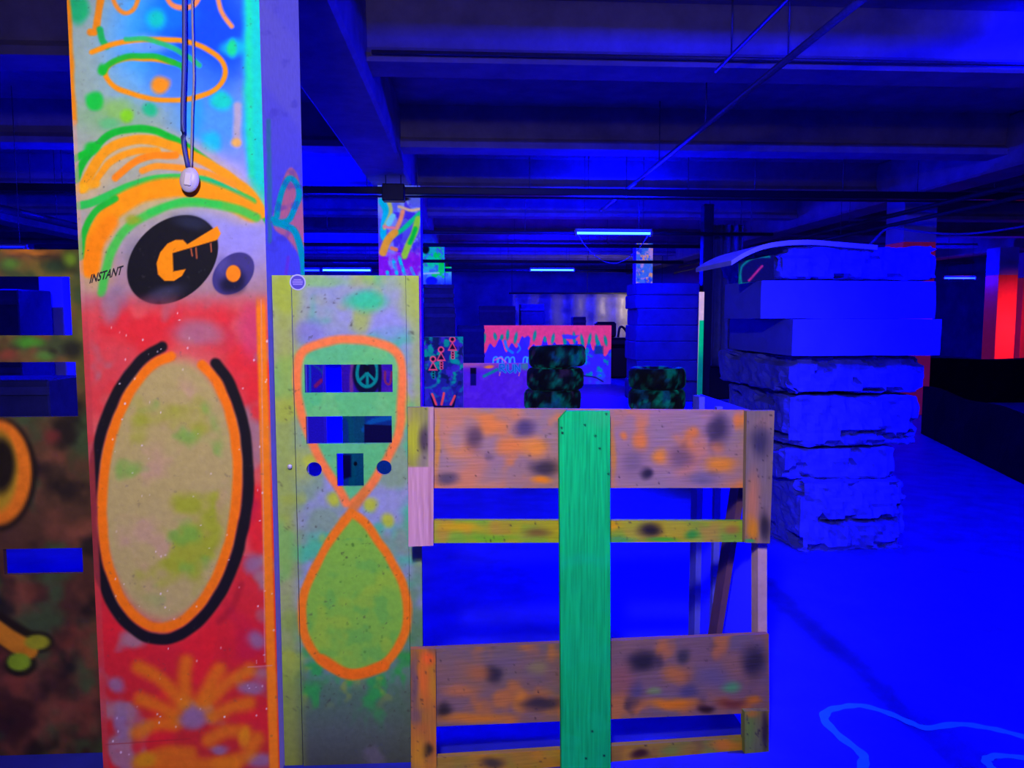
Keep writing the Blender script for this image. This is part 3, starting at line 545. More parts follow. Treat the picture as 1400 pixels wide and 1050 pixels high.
board('upright_post', [(1021, 562), (1059, 561.5), (1052.5, 743), (1018.5, 742)], .022, .022, camo(8, (128, 108, 112), [(140, 112, 112), (120, 105, 115), (150, 115, 110)], D, [(1040, 605, 16, 22, (62, 55, 85), .95), (1030, 690, 10, 50, (200, 125, 85), .85), (1028, 725, 10, 20, (225, 140, 20), .9), (1046, 720, 8, 22, (48, 40, 52), .95), (1024, 741, 8, 3, (40, 170, 80), .9)], .9), M_BRV).__setitem__('label', 'right upper post')
board('upright_post', [(561.5, 888), (595.5, 887), (597, 1075), (562, 1075)], .022, .022, camo(9, (170, 110, 45), [(200, 100, 40), (190, 130, 30), (120, 85, 90)], D, [(585, 900, 12, 12, (245, 95, 30), .9), (580, 930, 10, 34, (225, 105, 35), .85), (567, 935, 7, 50, (110, 82, 100), .9), (583, 1027, 9, 10, (38, 30, 30), 1), (572, 1035, 12, 30, (205, 140, 30), .7)], .9), M_BRV).__setitem__('label', 'left lower post')
board('upright_post', [(1018, 973), (1051.5, 972), (1051, 1041), (1018.5, 1042)], .022, .03, camo(10, (120, 125, 65), [(130, 140, 60), (140, 110, 50), (100, 110, 60)], D, [(1026, 1000, 8, 30, (115, 150, 55), .9), (1028, 976, 10, 6, (200, 130, 30), .9), (1045, 1000, 6, 30, (50, 40, 45), .9)], .9), M_BRV).__setitem__('label', 'right foot block')
def greenplank(p):
    p.vgrad([(555, (8, 210, 108)), (700, (8, 202, 102)), (850, (8, 190, 92)), (1060, (8, 180, 82))])
    n = vnoise(p.x * 6, p.y * .22, 10, 5); p.mix((4, 140, 70), .4 * sstep(.5, .85, n)); p.cloud((10, 190, 100), 30, .5, .7, .4, 3)
    p.blob(820, 570, 20, 20, (60, 195, 110), .5); p.stroke([(767, 770), (800, 764), (832, 768)], 12, (10, 190, 120), .4, 6)
    for x, y in ((800, 581), (768, 585), (769, 592), (829, 566), (832, 648), (801, 1037), (826, 1033), (810, 1000), (820, 613), (814, 596)): p.ell(x, y, 1.6, 1.6, (15, 40, 40), 1, .6)
gpk = [onB(x, y, .042) for x, y in ((764.5, 562), (834, 562), (834.5, 1085), (767.5, 1085))]
gpk[2].z = gpk[3].z = .0
board_g = painted_slab('green_upright', gpk, .02, BN, greenplank, paint_mat('green_plank_paint', .6, 0, (170, 60, 6), .22, .5), .004, bar); board_g['label'] = 'bright green full-height plank'
# cut off the top left corner of the green plank
bm = bmesh.new(); bm.from_mesh(board_g.data)
a, b = onB(764, 574, .042), onB(776, 561, .042); cutn = (b - a).cross(BN).normalized(); 
inv = Matrix.LocRotScale(bar.location, bar.rotation_euler, None)
if cutn.z < 0: cutn = -cutn
bmesh.ops.bisect_plane(bm, geom=bm.verts[:] + bm.edges[:] + bm.faces[:], plane_co=a, plane_no=cutn, clear_outer=True)
edges = [e for e in bm.edges if e.is_boundary]
bmesh.ops.holes_fill(bm, edges=edges, sides=0); bm.to_mesh(board_g.data); bm.free()
# rear framing: posts that carry the boards, a side sheet and its brace
def rear(name, q, off, th, m):
    P4 = [onB(x, y, off) for x, y in q]; bk = [p - BN * th for p in P4]
    o = mesh_obj(name, P4 + bk, [[0, 3, 2, 1], [4, 5, 6, 7], [0, 1, 5, 4], [1, 2, 6, 5], [2, 3, 7, 6], [3, 0, 4, 7]], m); return reparent(o, bar)
def zfix(o):
    return o
rp = rear('rear_post', [(1036, 566), (1048.5, 566), (1048, 1041), (1036, 1041)], -.024, .05, M_WOOD)
for v in list(rp.data.vertices):
    if v.co.z < .4: v.co.z = 0
# side sheet goes back from the right end
e0 = onB(1036, 566, -.08); e0.z = 0; sd = Vector((.0, 1, 0)); top_n = onB(1040, 564, -.08).z
far = on_plane(957, 533, e0, Vector((1, 0, 0))); L = far.y - e0.y
wing = []
def wbox(name, y0, y1, z0, z1, x0, x1, m, lab=None):
    o = box(name, e0.x + x0, e0.x + x1, e0.y + y0, e0.y + y1, z0, z1, m, bar) if name != 'side_sheet' else reparent(mesh_obj(name, [(e0.x, e0.y + y0, z0), (e0.x, e0.y + y1, z0), (e0.x, e0.y + y1, z1), (e0.x, e0.y + y0, z1)], [[0, 1, 2, 3]], m), bar)
    if lab: o['label'] = lab
    return o
wbox('side_sheet', 0, L, 0, top_n, -.005, .01, M_FILM, 'milky plastic side sheet running back')
wbox('side_stile', L - .09, L, 0, top_n - .005, -.03, -.006, M_STUB); wbox('side_stile', L * .52, L * .52 + .03, 0, top_n - .02, -.03, -.006, M_STUB)
A = Vector((e0.x - .02, e0.y + .04, .95)); B = Vector((e0.x - .02, e0.y + .34, .05))
dirv = (B - A).normalized(); sidev = dirv.cross(Vector((1, 0, 0))); 
q = [A + sidev * .04, A - sidev * .04, B - sidev * .04, B + sidev * .04]
o = mesh_obj('diagonal_brace', [v + Vector((-.035, 0, 0)) for v in q] + [v + Vector((-.012, 0, 0)) for v in q], [[0, 1, 2, 3], [7, 6, 5, 4], [0, 4, 5, 1], [1, 5, 6, 2], [2, 6, 7, 3], [3, 7, 4, 0]], mat('brace_dark_wood', (.13, .05, .10), .7, .2)); reparent(o, bar)

# ------------------------------------------------------------------ left slatted panel
LY = 2.62
lp = empty('slotted_panel', (px0 - .5, LY, 0)); tag(lp, 'dark camouflage painted slotted panel left of the big pillar', 'panel')
def lpaint(p):
    p.vgrad([(330, (120, 95, 40)), (480, (92, 92, 40)), (580, (85, 62, 40)), (800, (70, 40, 32)), (1060, (50, 25, 25))])
    p.cloud((125, 68, 50), 50, .42, .8, .8, 2); p.cloud((55, 75, 45), 42, .45, .78, .85, 4); p.cloud((28, 22, 22), 40, .48, .82, .85, 6); p.cloud((120, 52, 40), 34, .54, .84, .6, 8, sstep(780, 850, p.y))
    for x, y, rx, ry, c in ((15, 362, 16, 10, (85, 130, 45)), (75, 366, 20, 12, (40, 60, 40)), (96, 355, 12, 12, (105, 140, 35)), (40, 344, 40, 5, (180, 105, 35)), (40, 467, 22, 8, (70, 150, 40)), (10, 485, 16, 10, (130, 60, 45)), (100, 478, 18, 14, (35, 35, 30)), (70, 480, 8, 6, (40, 35, 30)), (60, 485, 14, 8, (80, 130, 50)), (70, 598, 14, 12, (110, 45, 40))): p.blob(x, y, rx, ry, c, .9, .8)
    p.ell(-2, 648, 52, 78, (28, 20, 18), .95, 4); p.ell(-4, 646, 47, 72, (225, 115, 25), 1, 4); p.ell(-6, 644, 30, 56, (165, 130, 30), 1, 5); p.ell(0, 636, 20, 38, (30, 22, 16), 1, 6)
    p.stroke([(-20, 845), (10, 866), (35, 882)], 40, (28, 18, 14), .9, 4); p.ell(52, 878, 22, 15, (28, 22, 14), .9, 3); p.ell(28, 908, 22, 17, (26, 24, 14), .9, 3)
    p.stroke([(-20, 850), (10, 872), (38, 888)], 27, (190, 115, 25), 1, 3); p.ell(51, 878, 17, 10, (140, 140, 30), 1, 3); p.ell(26, 905, 16, 12, (120, 150, 30), 1, 3)
M_LP = paint_mat('slotted_panel_paint', .65, 0, (30, 30, 30), .15, .25)
LX1 = px0 - .006; LX0 = on_y(-170, 600, LY).x
def lrect(name, y0, y1, xa=LX0, xb=LX1, off=0, z0=None):
    zt = on_y(60, y0, LY).z; zb = on_y(60, y1, LY).z if z0 is None else z0
    return painted_slab(name, [(xa, LY - off, zt), (xb, LY - off, zt), (xb, LY - off, zb), (xa, LY - off, zb)], .018, NB, lpaint, M_LP, .007, lp)
lrect('cross_slat', 341, 378); lrect('cross_slat', 458.5, 495)
lrect('solid_sheet', 570, 750); sx0, sx1 = on_y(5, 767, LY).x, on_y(113, 767, LY).x
lrect('solid_sheet', 785, 1200, z0=0.0); lrect('slot_cheek', 750, 785, LX0, sx0); lrect('slot_cheek', 750, 785, sx1, LX1)
rx0 = on_y(97, 420, LY).x
lrect('side_stile', 378, 458.5, rx0, LX1); lrect('side_stile', 495, 570, on_y(105, 530, LY).x, LX1)
lrect('side_stile', 378, 458.5, LX0, LX0 + .08); lrect('side_stile', 495, 570, LX0, LX0 + .08)

# ------------------------------------------------------------------ stack of broken concrete slabs
def rough_block(name, px, pyt, pyb, yfront, depth, rough, seed, yaw, m, label, crack=(9, 0, 0, 0)):
    """block whose front face spans px[0]..px[1] at rows pyt..pyb on the plane y=yfront"""
    a, b = on_y(px[0], (pyt + pyb) / 2, yfront), on_y(px[1], (pyt + pyb) / 2, yfront); zt, zb = on_y(px[0], pyt, yfront).z, on_y(px[0], pyb, yfront).z
    w, h = b.x - a.x, zt - zb
    bm = bmesh.new(); cs = .022 if rough > .012 else .05
    nx, ny, nz = max(3, int(w / cs)), max(3, int(depth / (cs * 1.6))), max(3, int(h / cs))
    bmesh.ops.create_cube(bm, size=1)
    def cut(axis, n):
        for k in range(1, n):
            co = [0, 0, 0]; no = [0, 0, 0]; co[axis] = -.5 + k / n; no[axis] = 1
            bmesh.ops.bisect_plane(bm, geom=bm.verts[:] + bm.edges[:] + bm.faces[:], plane_co=co, plane_no=no)
    cut(0, nx); cut(1, ny); cut(2, nz)
    for v in bm.verts:
        u = v.co.copy(); p = Vector((u.x * w, u.y * depth, u.z * h))
        s = Vector((seed * 3.1, seed * 1.7, 0))
        n1 = mnoise.fractal(p * 4 + s, 1, 2, 3); n2 = mnoise.fractal(p * 14 + s, .9, 2, 4)
        e = sum(abs(c) > .44 for c in u) ; edge = max(0, e - 1)
        out = Vector((u.x if abs(u.x) > .49 else 0, u.y if abs(u.y) > .49 else 0, (u.z if abs(u.z) > .49 else 0) * .55))
        p += out * (2 * rough * (n1 * 1.3 + n2 * 1.2 - .35)) - out * (edge * rough * (1.3 + n2))
        if rough > .01 and u.y < -.42:
            zz = u.z - crack[0] - .16 * mnoise.noise(Vector((p.x * 5 + seed, 0, seed)));
            wdt = crack[1] * (.5 + mnoise.noise(Vector((p.x * 7, seed * 2.0, 0))))
            if abs(zz) < wdt and crack[2] < u.x < crack[3]: p.y += .09 * (.6 + abs(n2))
            if mnoise.noise(Vector((p.x * 6 + seed * 9, p.z * 9, 3.0))) > .42 - .25 * (abs(u.z) > .38): p.y += .035
        if rough > .01 and abs(u.x) > .40 and abs(u.z) > .3 and mnoise.noise(Vector((p.z * 8, seed * 5.0, p.y * 3))) > .1: p.x -= .05 * (1 if u.x > 0 else -1) * (abs(u.x) > .45)
        v.co = p
    zmin = min(v.co.z for v in bm.verts)
    for v in bm.verts: v.co.z = max(v.co.z, -h / 2)
    o = bm_obj(name, bm, m); o.location = ((a.x + b.x) / 2, yfront + depth / 2, zb + h / 2); o.rotation_euler.z = yaw
    return tag(o, label, 'slab', 'slabs in the near stack')
SY = 4.72
rows = [  # px range, top, bottom, front y, depth, roughness, label
    ((1082, 1238), 658, 757, SY + .0, 1.1, .017, M_BLOCK, 'thick cracked concrete slab at the bottom of the near stack'),
    ((1064, 1224), 612, 658, SY + .05, 1.0, .014, M_BLOCK, 'short rough concrete slab resting on the cracked bottom slab'),
    ((1072, 1256), 540, 612, SY + .02, 1.1, .018, M_BLOCK, 'rough chipped slab, third from the floor in the near stack'),
    ((1068, 1267), 487, 540, SY + .0, 1.15, .014, M_BLOCK, 'pitted slab below the smooth projecting slab of near stack'),
    ((1083, 1288), 436, 487, SY - .10, 1.15, .003, M_BLOCKS, 'smooth sharp-edged slab that juts out of the near stack'),
    ((1036, 1281), 383, 436, SY + .02, .62, .003, M_BLOCKS, 'smooth pale slab just under the topmost rough slab'),
    ((1060, 1284), 334, 383, SY + .05, 1.0, .015, M_BLOCK, 'topmost crumbly slab of the near stack')]
prev_top = 0.0
sl = []
for k, (pxr, a, b, yf, dp, rg, m, lab) in enumerate(rows):
    o = rough_block('concrete_slab', pxr, a, b, yf, dp, rg, k + 1, math.radians([4, 3, 2, 3, 0, 2, 3][k]), m, lab, [(-.05, .07, -.30, .5), (9, 0, 0, 0), (-.28, .10, -.1, .45), (-.46, .07, -.5, .3), (9, 0, 0, 0), (9, 0, 0, 0), (-.45, .05, -.4, -.1)][k]); sl.append(o)
sl[0].location.z += 0
# slab corners to the left (wide slabs reach past the corner)
# bent plywood offcut lying over the top slab with graffiti scraps
bz = on_y(1060, 333, SY + .05).z
prof = [(1000, 356), (1020, 344), (1045, 334), (1075, 329), (1110, 328), (1150, 331), (1200, 335)]
V = []; 
for x, y in smooth_path(prof, 4):
    p = on_y(x, y, SY + .02); V.append(p + Vector((0, 0, .0)))
verts = []; 
for p in V: verts += [p, p + Vector((0, .75, .0)), p + Vector((0, .75, -.03)), p + Vector((0, 0, -.03))]
F = []
for k in range(len(V) - 1):
    for j in range(4): F.append([4 * k + j, 4 * (k + 1) + j, 4 * (k + 1) + (j + 1) % 4, 4 * k + (j + 1) % 4])
F += [[3, 2, 1, 0], [4 * len(V) - 4, 4 * len(V) - 3, 4 * len(V) - 2, 4 * len(V) - 1]]
o = mesh_obj('bent_sheet', verts, F, mat('bent_sheet_grey', (.22, .22, .50), .7, .15, 5, .2), smooth=False); tag(o, 'bent blue-lit sheet draped over the top of the near slab stack', 'sheet')
def scrap(p):
    p.fill((10, 10, 60)); p.stroke([(1014, 388), (1013, 372), (1016, 362), (1030, 353), (1052, 351)],  2.6, (0, 150, 110), 1, 1); p.stroke([(1013, 388), (1025, 387)],  2.6, (0, 150, 110), 1, 1); p.stroke([(1024, 383), (1042, 364)],  2.6, (230, 50, 110), 1, 1)
q = [on_y(x, y, SY + .10) for x, y in ((1012, 358), (1058, 348), (1058, 382), (1012, 388))]
o = painted_slab('painted_offcut', q, .03, NB, scrap, paint_mat('offcut_fluorescent', .6, .5), .006); tag(o, 'small offcut with teal and pink lines wedged under the bent sheet', 'offcut')

# ------------------------------------------------------------------ tyres
def tyre_mesh():
    prof = []
    R, r0, h = .315, .19, .115
    for t, z in ((r0, -.07), (r0 + .01, -.085), (.235, -.108), (.275, -h), (.300, -.098), (R, -.07), (R + .002, -.03), (R + .003, 0), (R + .002, .03), (R, .07), (.300, .098), (.275, h), (.235, .108), (r0 + .01, .085), (r0, .07), (r0 + .012, .0)): prof.append((t, z))
    N = 72; V = []; F = []; n = len(prof)
    for k in range(N):
        a = 2 * math.pi * k / N
        for j, (t, z) in enumerate(prof):
            tt = t - (.010 if (5 <= j <= 9 and (k + (j % 2)) % 3 == 0) else 0); V.append((tt * math.cos(a), tt * math.sin(a), z))
    for k in range(N):
        for j in range(n): F.append([k * n + j, ((k + 1) % N) * n + j, ((k + 1) % N) * n + (j + 1) % n, k * n + (j + 1) % n])
    return V, F
TV, TF = tyre_mesh(); TA = np.array(TV)
M_TYRE = paint_mat('sprayed_rubber', .7, .6, (30, 30, 30), .3, .3)
def tyre(x, y, z, rz, tilt, seed, label, group):
    an = np.arctan2(TA[:, 1], TA[:, 0]) * 100; p = Paint(XY=(an + 400 + seed * 97, TA[:, 2] * 320 + TA[:, 0] * 60 + seed * 31))
    p.fill((10, 12, 24)); p.cloud((0, 105, 100), 55, .52, .68, .9, seed); p.cloud((10, 70, 130), 40, .56, .72, .8, seed + 4); p.cloud((6, 8, 16), 30, .5, .7, .9, seed + 6); p.cloud((60, 40, 90), 44, .66, .8, .6, seed + 2); n = vnoise(p.x, p.y * 1.5 + p.x * .8, 24, seed + 3); p.mix((0, 140, 125), .55 * sstep(.62, .8, n) * sstep(.45, .6, fnoise(p.x, p.y, 60, seed + 1)))
    o = mesh_obj('car_tyre', TV, TF, M_TYRE, None, p.lin(1.0), True); o.location = (x, y, z); o.rotation_euler = (tilt[0], tilt[1], rz); o.scale = (1, 1, 1.03)
    return tag(o, label, 'tyre', group)
tA = on_y(759, 520, 8.5); tB = on_y(898, 530, 8.5)
wordsA = ['bottom tyre of the tall tyre stack behind the barricade', 'second tyre from the floor in the tall stack', 'middle tyre of the tall stack of five', 'second tyre from the top of the tall stack', 'topmost tyre of the tall stack, slightly tilted']
for k in range(5): tyre(tA.x + [-.05, -.04, -.03, .0, .02][k], 8.5, .1195 + .2375 * k + (.012 if k == 4 else 0), k * .7, (0, .04 if k == 4 else 0), k + 1, wordsA[k], 'tyres in the tall stack')
wordsB = ['bottom tyre of the low tyre stack near the far slab pile', 'second tyre from the floor in the low stack', 'third tyre from the floor in the low stack', 'topmost tyre of the low stack']
for k in range(4): tyre(tB.x + [.01, -.01, 0, .0][k], 8.5, .1195 + .2375 * k, k * 1.1, (0, 0), k + 8, wordsB[k], 'tyres in the low stack')

# ------------------------------------------------------------------ far pillars
M_FLU = paint_mat('fluorescent_mural', .6, .75, (12, 12, 12), .12, .05)
def mural_a(p):
    p.vgrad([(260, (90, 110, 240)), (330, (80, 70, 235)), (352, (130, 20, 230)), (400, (140, 25, 235)), (560, (90, 20, 220))])
    p.cloud((130, 150, 255), 14, .5, .7, .8, 2); p.cloud((60, 30, 230), 12, .55, .7, .8, 5, (p.y < 345) * 1.0)
    up = [([(522, 275), (528, 290), (524, 320), (530, 330)], 9, (0, 190, 240)), ([(530, 270), (534, 290), (526, 312)], 5, (190, 200, 110)), ([(545, 283), (560, 288), (573, 286)], 4, (225, 190, 150)), ([(550, 290), (548, 300), (543, 312)], 6, (245, 150, 110)), ([(574, 292), (560, 305), (545, 318), (530, 330)], 6, (0, 205, 140)), ([(572, 300), (566, 318), (560, 330), (553, 350)], 9, (150, 215, 60)), ([(540, 318), (530, 330), (524, 345)], 11, (240, 165, 50)), ([(536, 340), (542, 342)], 5, (250, 130, 80)), ([(568, 312), (560, 332)], 6, (0, 205, 60)), ([(526, 310), (540, 311)], 4, (240, 130, 160)), ([(537, 296), (532, 305)], 8, (110, 210, 240))]
    for q, wd, c in up: p.stroke(q, wd, c, 1, 1.6)
    for q in ([(538, 356), (543, 374)], [(546, 352), (553, 374)], [(562, 366), (566, 378)], [(530, 372), (532, 380)]): p.stroke(q, 4.5, (0, 205, 240), 1, .8)
    p.cloud((170, 40, 240), 10, .55, .7, .5, 9, (p.y > 345) * 1.0); p.ell(549, 272, 11, 3, (10, 8, 20), 1, 1)
def mural_b(p):
    p.vgrad([(330, (30, 150, 235)), (360, (0, 215, 160)), (375, (70, 160, 255)), (390, (20, 40, 250))])
    p.cloud((0, 220, 90), 9, .5, .65, .9, 3); p.cloud((60, 90, 240), 7, .58, .7, .8, 6); p.ell(590, 384, 8, 6, (10, 20, 240), 1, 1); p.ell(582, 341, 5, 6, (5, 5, 30), 1, 1.5); p.stroke([(580, 374), (600, 373)], 2, (160, 190, 255), 1, 1)
def mural_c(p):
    p.fill((60, 110, 240)); p.cloud((190, 140, 230), 6, .45, .6, .9, 2); p.cloud((20, 60, 250), 5, .55, .7, .9, 5); p.cloud((240, 160, 120), 5, .66, .76, .9, 7)
def far_pillar(cx, cy, wd, label, painter=None, ztop=3.39, kind='red'):
    e = empty('concrete_pillar', (cx, cy + wd / 2, 0)); tag(e, label, 'pillar', 'pillars further back')
    x0, x1, y0, y1 = cx - wd / 2, cx + wd / 2, cy, cy + wd
    if painter:
        painted_slab('mural_face', [(x0, y0, ztop), (x1, y0, ztop), (x1, y0, 0), (x0, y0, 0)], .02, NB, painter, M_FLU, max(.012, cy / 1050 * .9), e)
        box('shaft', x0, x1, y0 + .0205, y1, 0, ztop, mat('pillar_violet_side', (.20, .10, .45), .7, .2), e)
    else:
        box('red_lower_half', x0, x1, y0, y1, 0, 2.66, M_REDCOL, e, .01); box('pale_upper_half', x0 + .004, x1 - .004, y0 + .004, y1 - .004, 2.66, ztop, M_GREYCOL, e)
    return e
x2 = on_y(546, 320, 11.25); far_pillar(x2.x, 11.25, .6, 'pillar with a glowing lime, orange and purple mural behind green panel', mural_a)
x3 = on_y(591.5, 360, 20.0); far_pillar(x3.x, 20.0, .6, 'small distant pillar painted turquoise, second behind the purple mural pillar', mural_b)
x4 = on_y(608, 378, 28.7); far_pillar(x4.x, 28.7, .5, 'farthest thin turquoise pillar in the row behind the purple mural pillar', mural_b)
x5 = on_y(1259, 300, 11.5); far_pillar(x5.x, 11.5, .52, 'pillar with pale top and red base rising behind the near slab stack')
x6 = on_y(1376, 430, 20.0); far_pillar(x6.x, 20.0, .54, 'bright red pillar with blue top near the right edge')
x7 = on_y(1409, 430, 21.5); far_pillar(x7.x, 21.5, .54, 'red pillar cut off by the right picture edge')
x8 = on_y(881, 376, 19.5); far_pillar(x8.x, 19.5, .42, 'slim mural pillar peeking above the far slab pile', mural_c)

# ------------------------------------------------------------------ far slab pile and dark crates
fy = 13.6; yr = [548, 520, 492, 466, 444, 421, 402, 386]
names = ['bottom slab of the far slab pile behind the low tyres', 'second slab from the floor in the far pile', 'third slab from the floor in the far pile', 'middle slab of the far slab pile', 'third slab from the top of the far pile', 'slab just below the top of the far pile', 'topmost slab of the far slab pile']
rr = random.Random(3)
zb = 0.0
for k in range(7):
    zt = on_y(900, yr[k + 1], fy).z; a = on_y(870 + rr.uniform(-2, 2), 470, fy).x; b = on_y(955 + rr.uniform(-3, 2), 470, fy).x; dy = rr.uniform(-.04, .04)
    o = bm_obj('concrete_slab', box_bm(a, b, fy + dy, fy + .9 + dy, zb, zt - .012, .015), mat('far_concrete', (.03, .03, .12), .85, .2, 4, .3)); tag(o, names[k], 'slab', 'slabs in the far pile')
    if k < 6:
        o2 = None
    zb = zt - .012
# dark crates left of the pink wall
dk = mat('dark_crate_wood', (.02, .02, .06), .7, .25)
def crate(px, y0, y1, Y, d, label, name='dark_crate', m=None, cat='crate', z0=None):
    a, b = on_y(px[0], y0, Y), on_y(px[1], y0, Y); zb_ = on_y(px[0], y1, Y).z if z0 is None else z0
    e = empty(name, ((a.x + b.x) / 2, Y + d / 2, zb_)); tag(e, label, cat)
    box('body', a.x, b.x, Y, Y + d, zb_, a.z, m or dk, e, .012)
    h = a.z - zb_
    for t in (.08, .5, .92):
        box('rail', a.x - .012, b.x + .012, Y - .014, Y, zb_ + h * t - .03, zb_ + h * t + .03, mat('dark_crate_rail', (.03, .03, .09), .7, .2), e)
    return e
c1 = crate((578, 622), 420, 0, 12.6, .6, 'tall dark crate behind the board with three pink figures', z0=0.0)
c2 = crate((579, 620), 389, 0, 12.62, .55, 'dark crate stacked on the tall dark crate', z0=on_y(578, 420, 12.6).z + .004)
crate((625, 662), 445, 0, 17.0, .7, 'dark blue crate left of the pink drip wall', z0=0.0)
crate((655, 705), 418, 0, 21.5, .7, 'dark low crate behind the pink drip wall, left end', z0=0.0)
crate((712, 744), 416, 0, 22.0, .7, 'dark crate behind the middle of the pink drip wall', z0=0.0)
crate((784, 801), 433, 0, 20.5, .5, 'small dark crate behind the right end of pink wall', z0=0.0)

# ------------------------------------------------------------------ painted boards in the middle distance
def figures(p):
    p.fill((25, 30, 150)); p.cloud((0, 150, 150), 11, .45, .6, .95, 2); p.cloud((60, 30, 200), 10, .55, .7, .9, 5); p.cloud((10, 20, 90), 8, .58, .7, .9, 8); p.mix((40, 25, 190), .6 * sstep(520, 535, p.y))
    for x, y in ((592, 491), (603, 478), (618.5, 464)):
        p.ell(x, y, 4.4, 4.4, (250, 75, 130), 1, .8); p.poly([(x, y + 3), (x - 6.5, y + 15.5), (x + 6.5, y + 15.5)], (250, 75, 130), 1, .8)
        for d in (18, 21.5, 25): p.ell(x + .6, y + d, 2.6, 2.2, (250, 75, 130) if x > 596 else (0, 130, 140), 1, .6)
        p.ell(x, y, 2.5, 2.5, (12, 5, 35), 1, .6); p.poly([(x, y + 6), (x - 4, y + 13.5), (x + 4, y + 13.5)], (12, 5, 45), 1, .6)
        for d in (18, 21.5, 25): p.ell(x + .6, y + d, 1.3, 1.3, (12, 5, 35), 1, .5)
    p.poly([(587, 537), (597, 555), (618, 555), (625, 537), (620, 560), (594, 560)], (12, 5, 35), 1, 1)
    for a, b in (((591, 539), (597, 553)), ((607, 537), (604, 553)), ((622, 541), (616, 553))): p.stroke([a, b], 3, (235, 70, 90), 1, .7)
fyb = 9.2
def floor_board(name, px0_, px1_, pyt, Y, th, painter, m, step, label, cat):
    a, b = on_y(px0_, pyt, Y), on_y(px1_, pyt, Y)
    o = painted_slab(name, [(a.x, Y, a.z), (b.x, Y, a.z), (b.x, Y, 0), (a.x, Y, 0)], th, NB, painter, m, step); return tag(o, label, cat)
floor_board('painted_board', 580, 633, 461, fyb, .25, figures, M_FLU, .008, 'teal and violet board with three pink-edged triangle figures', 'board')
def drips(p):
    p.fill((55, 35, 245)); edge = 470 + 6 * np.sin(p.x * .42) + 5 * np.sin(p.x * .19 + 1) + 4 * vnoise(p.x, p.y * 0, 6, 3)
    edge = np.where(p.x > 790, edge + 12 * vnoise(p.x, p.y * 0, 5, 6) - 2, edge)
    p.cloud((30, 90, 255), 12, .5, .7, .7, 5, (p.x > 770) * 1.0); p.cloud((0, 140, 170), 9, .55, .68, .9, 7, (p.x > 800) * (p.y < 515) * 1.0)
    p.mix((240, 64, 128), sstep(edge + 1, edge - 1, p.y))
    for x, y, r in ((677, 460, 5), (686, 461, 4), (694, 458, 7), (705, 462, 8), (731, 459, 7), (756, 463, 7), (745, 464, 4), (772, 466, 9), (785, 462, 8), (796, 466, 9), (806, 464, 8), (816, 465, 8), (828, 466, 7), (662, 463, 7)): p.ell(x, y, 2.3, r, (0, 150, 135), .95, 1, .2 * math.sin(x))
    p.poly([(716, 462), (722, 459), (725, 462), (724, 472), (720, 480), (715, 478)], (45, 40, 240), .95, 1); p.stroke([(690, 466), (693, 476), (700, 482)], 4, (20, 130, 250), .9, 1); p.stroke([(708, 470), (711, 477), (707, 482)], 2, (30, 140, 255), .9, 1)
    p.poly([(768, 458), (776, 457), (786, 459), (792, 458), (786, 464), (770, 463)], (50, 50, 245), .9, 1)
    for x in (674, 681, 690, 697, 715, 720): p.stroke([(x, 497), (x + 1, 490), (x + 5, 489), (x + 6, 497)], 2, (60, 170, 250), .95, .7)
    p.stroke([(676, 493), (684, 490), (692, 496)], 2, (230, 90, 200), .8, .7)
    p.poly([(813, 473), (825, 473), (825, 484), (813, 484)], (10, 60, 120), .8, 1.5); p.stroke([(798, 514), (812, 516), (824, 522)], 1.6, (10, 15, 60), .9, .6)
o = floor_board('drip_wall', 660, 836, 445, 17.3, .15, drips, M_FLU, .014, 'low wall with pink dripping paint over violet', 'wall')
def runboard(p):
    p.fill((80, 28, 225)); p.mix((150, 60, 190), .6 * sstep(512, 498, p.y)); p.cloud((95, 45, 230), 12, .5, .7, .5, 3); p.mix((200, 110, 150), .6 * sstep(505, 498, p.y) * sstep(700, 640, p.x))
    p.poly([(643, 503), (651, 503), (651, 527), (643, 527)], (8, 5, 110), 1, .7); p.poly([(643, 503), (651, 503), (651, 511), (643, 511)], (4, 3, 40), 1, .7)
    p.blob(668, 503, 8, 3, (235, 130, 60), 1); p.stroke([(662, 515), (680, 506)], 4, (0, 140, 150), .9, 1.4); p.blob(718, 502, 8, 6, (60, 130, 160), .9)
    B = (30, 140, 255)
    for q in ([(684, 509), (684, 499), (689, 499), (690, 503), (685, 504), (691, 509)], [(694, 499), (694, 506), (697, 509), (701, 506), (701, 499)], [(704, 509), (704, 499), (710, 508), (710, 499)]): p.stroke(q, 3, B, 1, .7, False); p.stroke(q, 1, (30, 20, 160), .7, .5, False)
    for x in (684, 710): p.stroke([(x, 510), (x - 1, 514)], 1.4, (225, 120, 140), .8, .5)
floor_board('painted_board', 632, 722, 497, 12.2, .12, runboard, M_FLU, .010, 'violet board with blue letters RUN in front of drip wall', 'board')
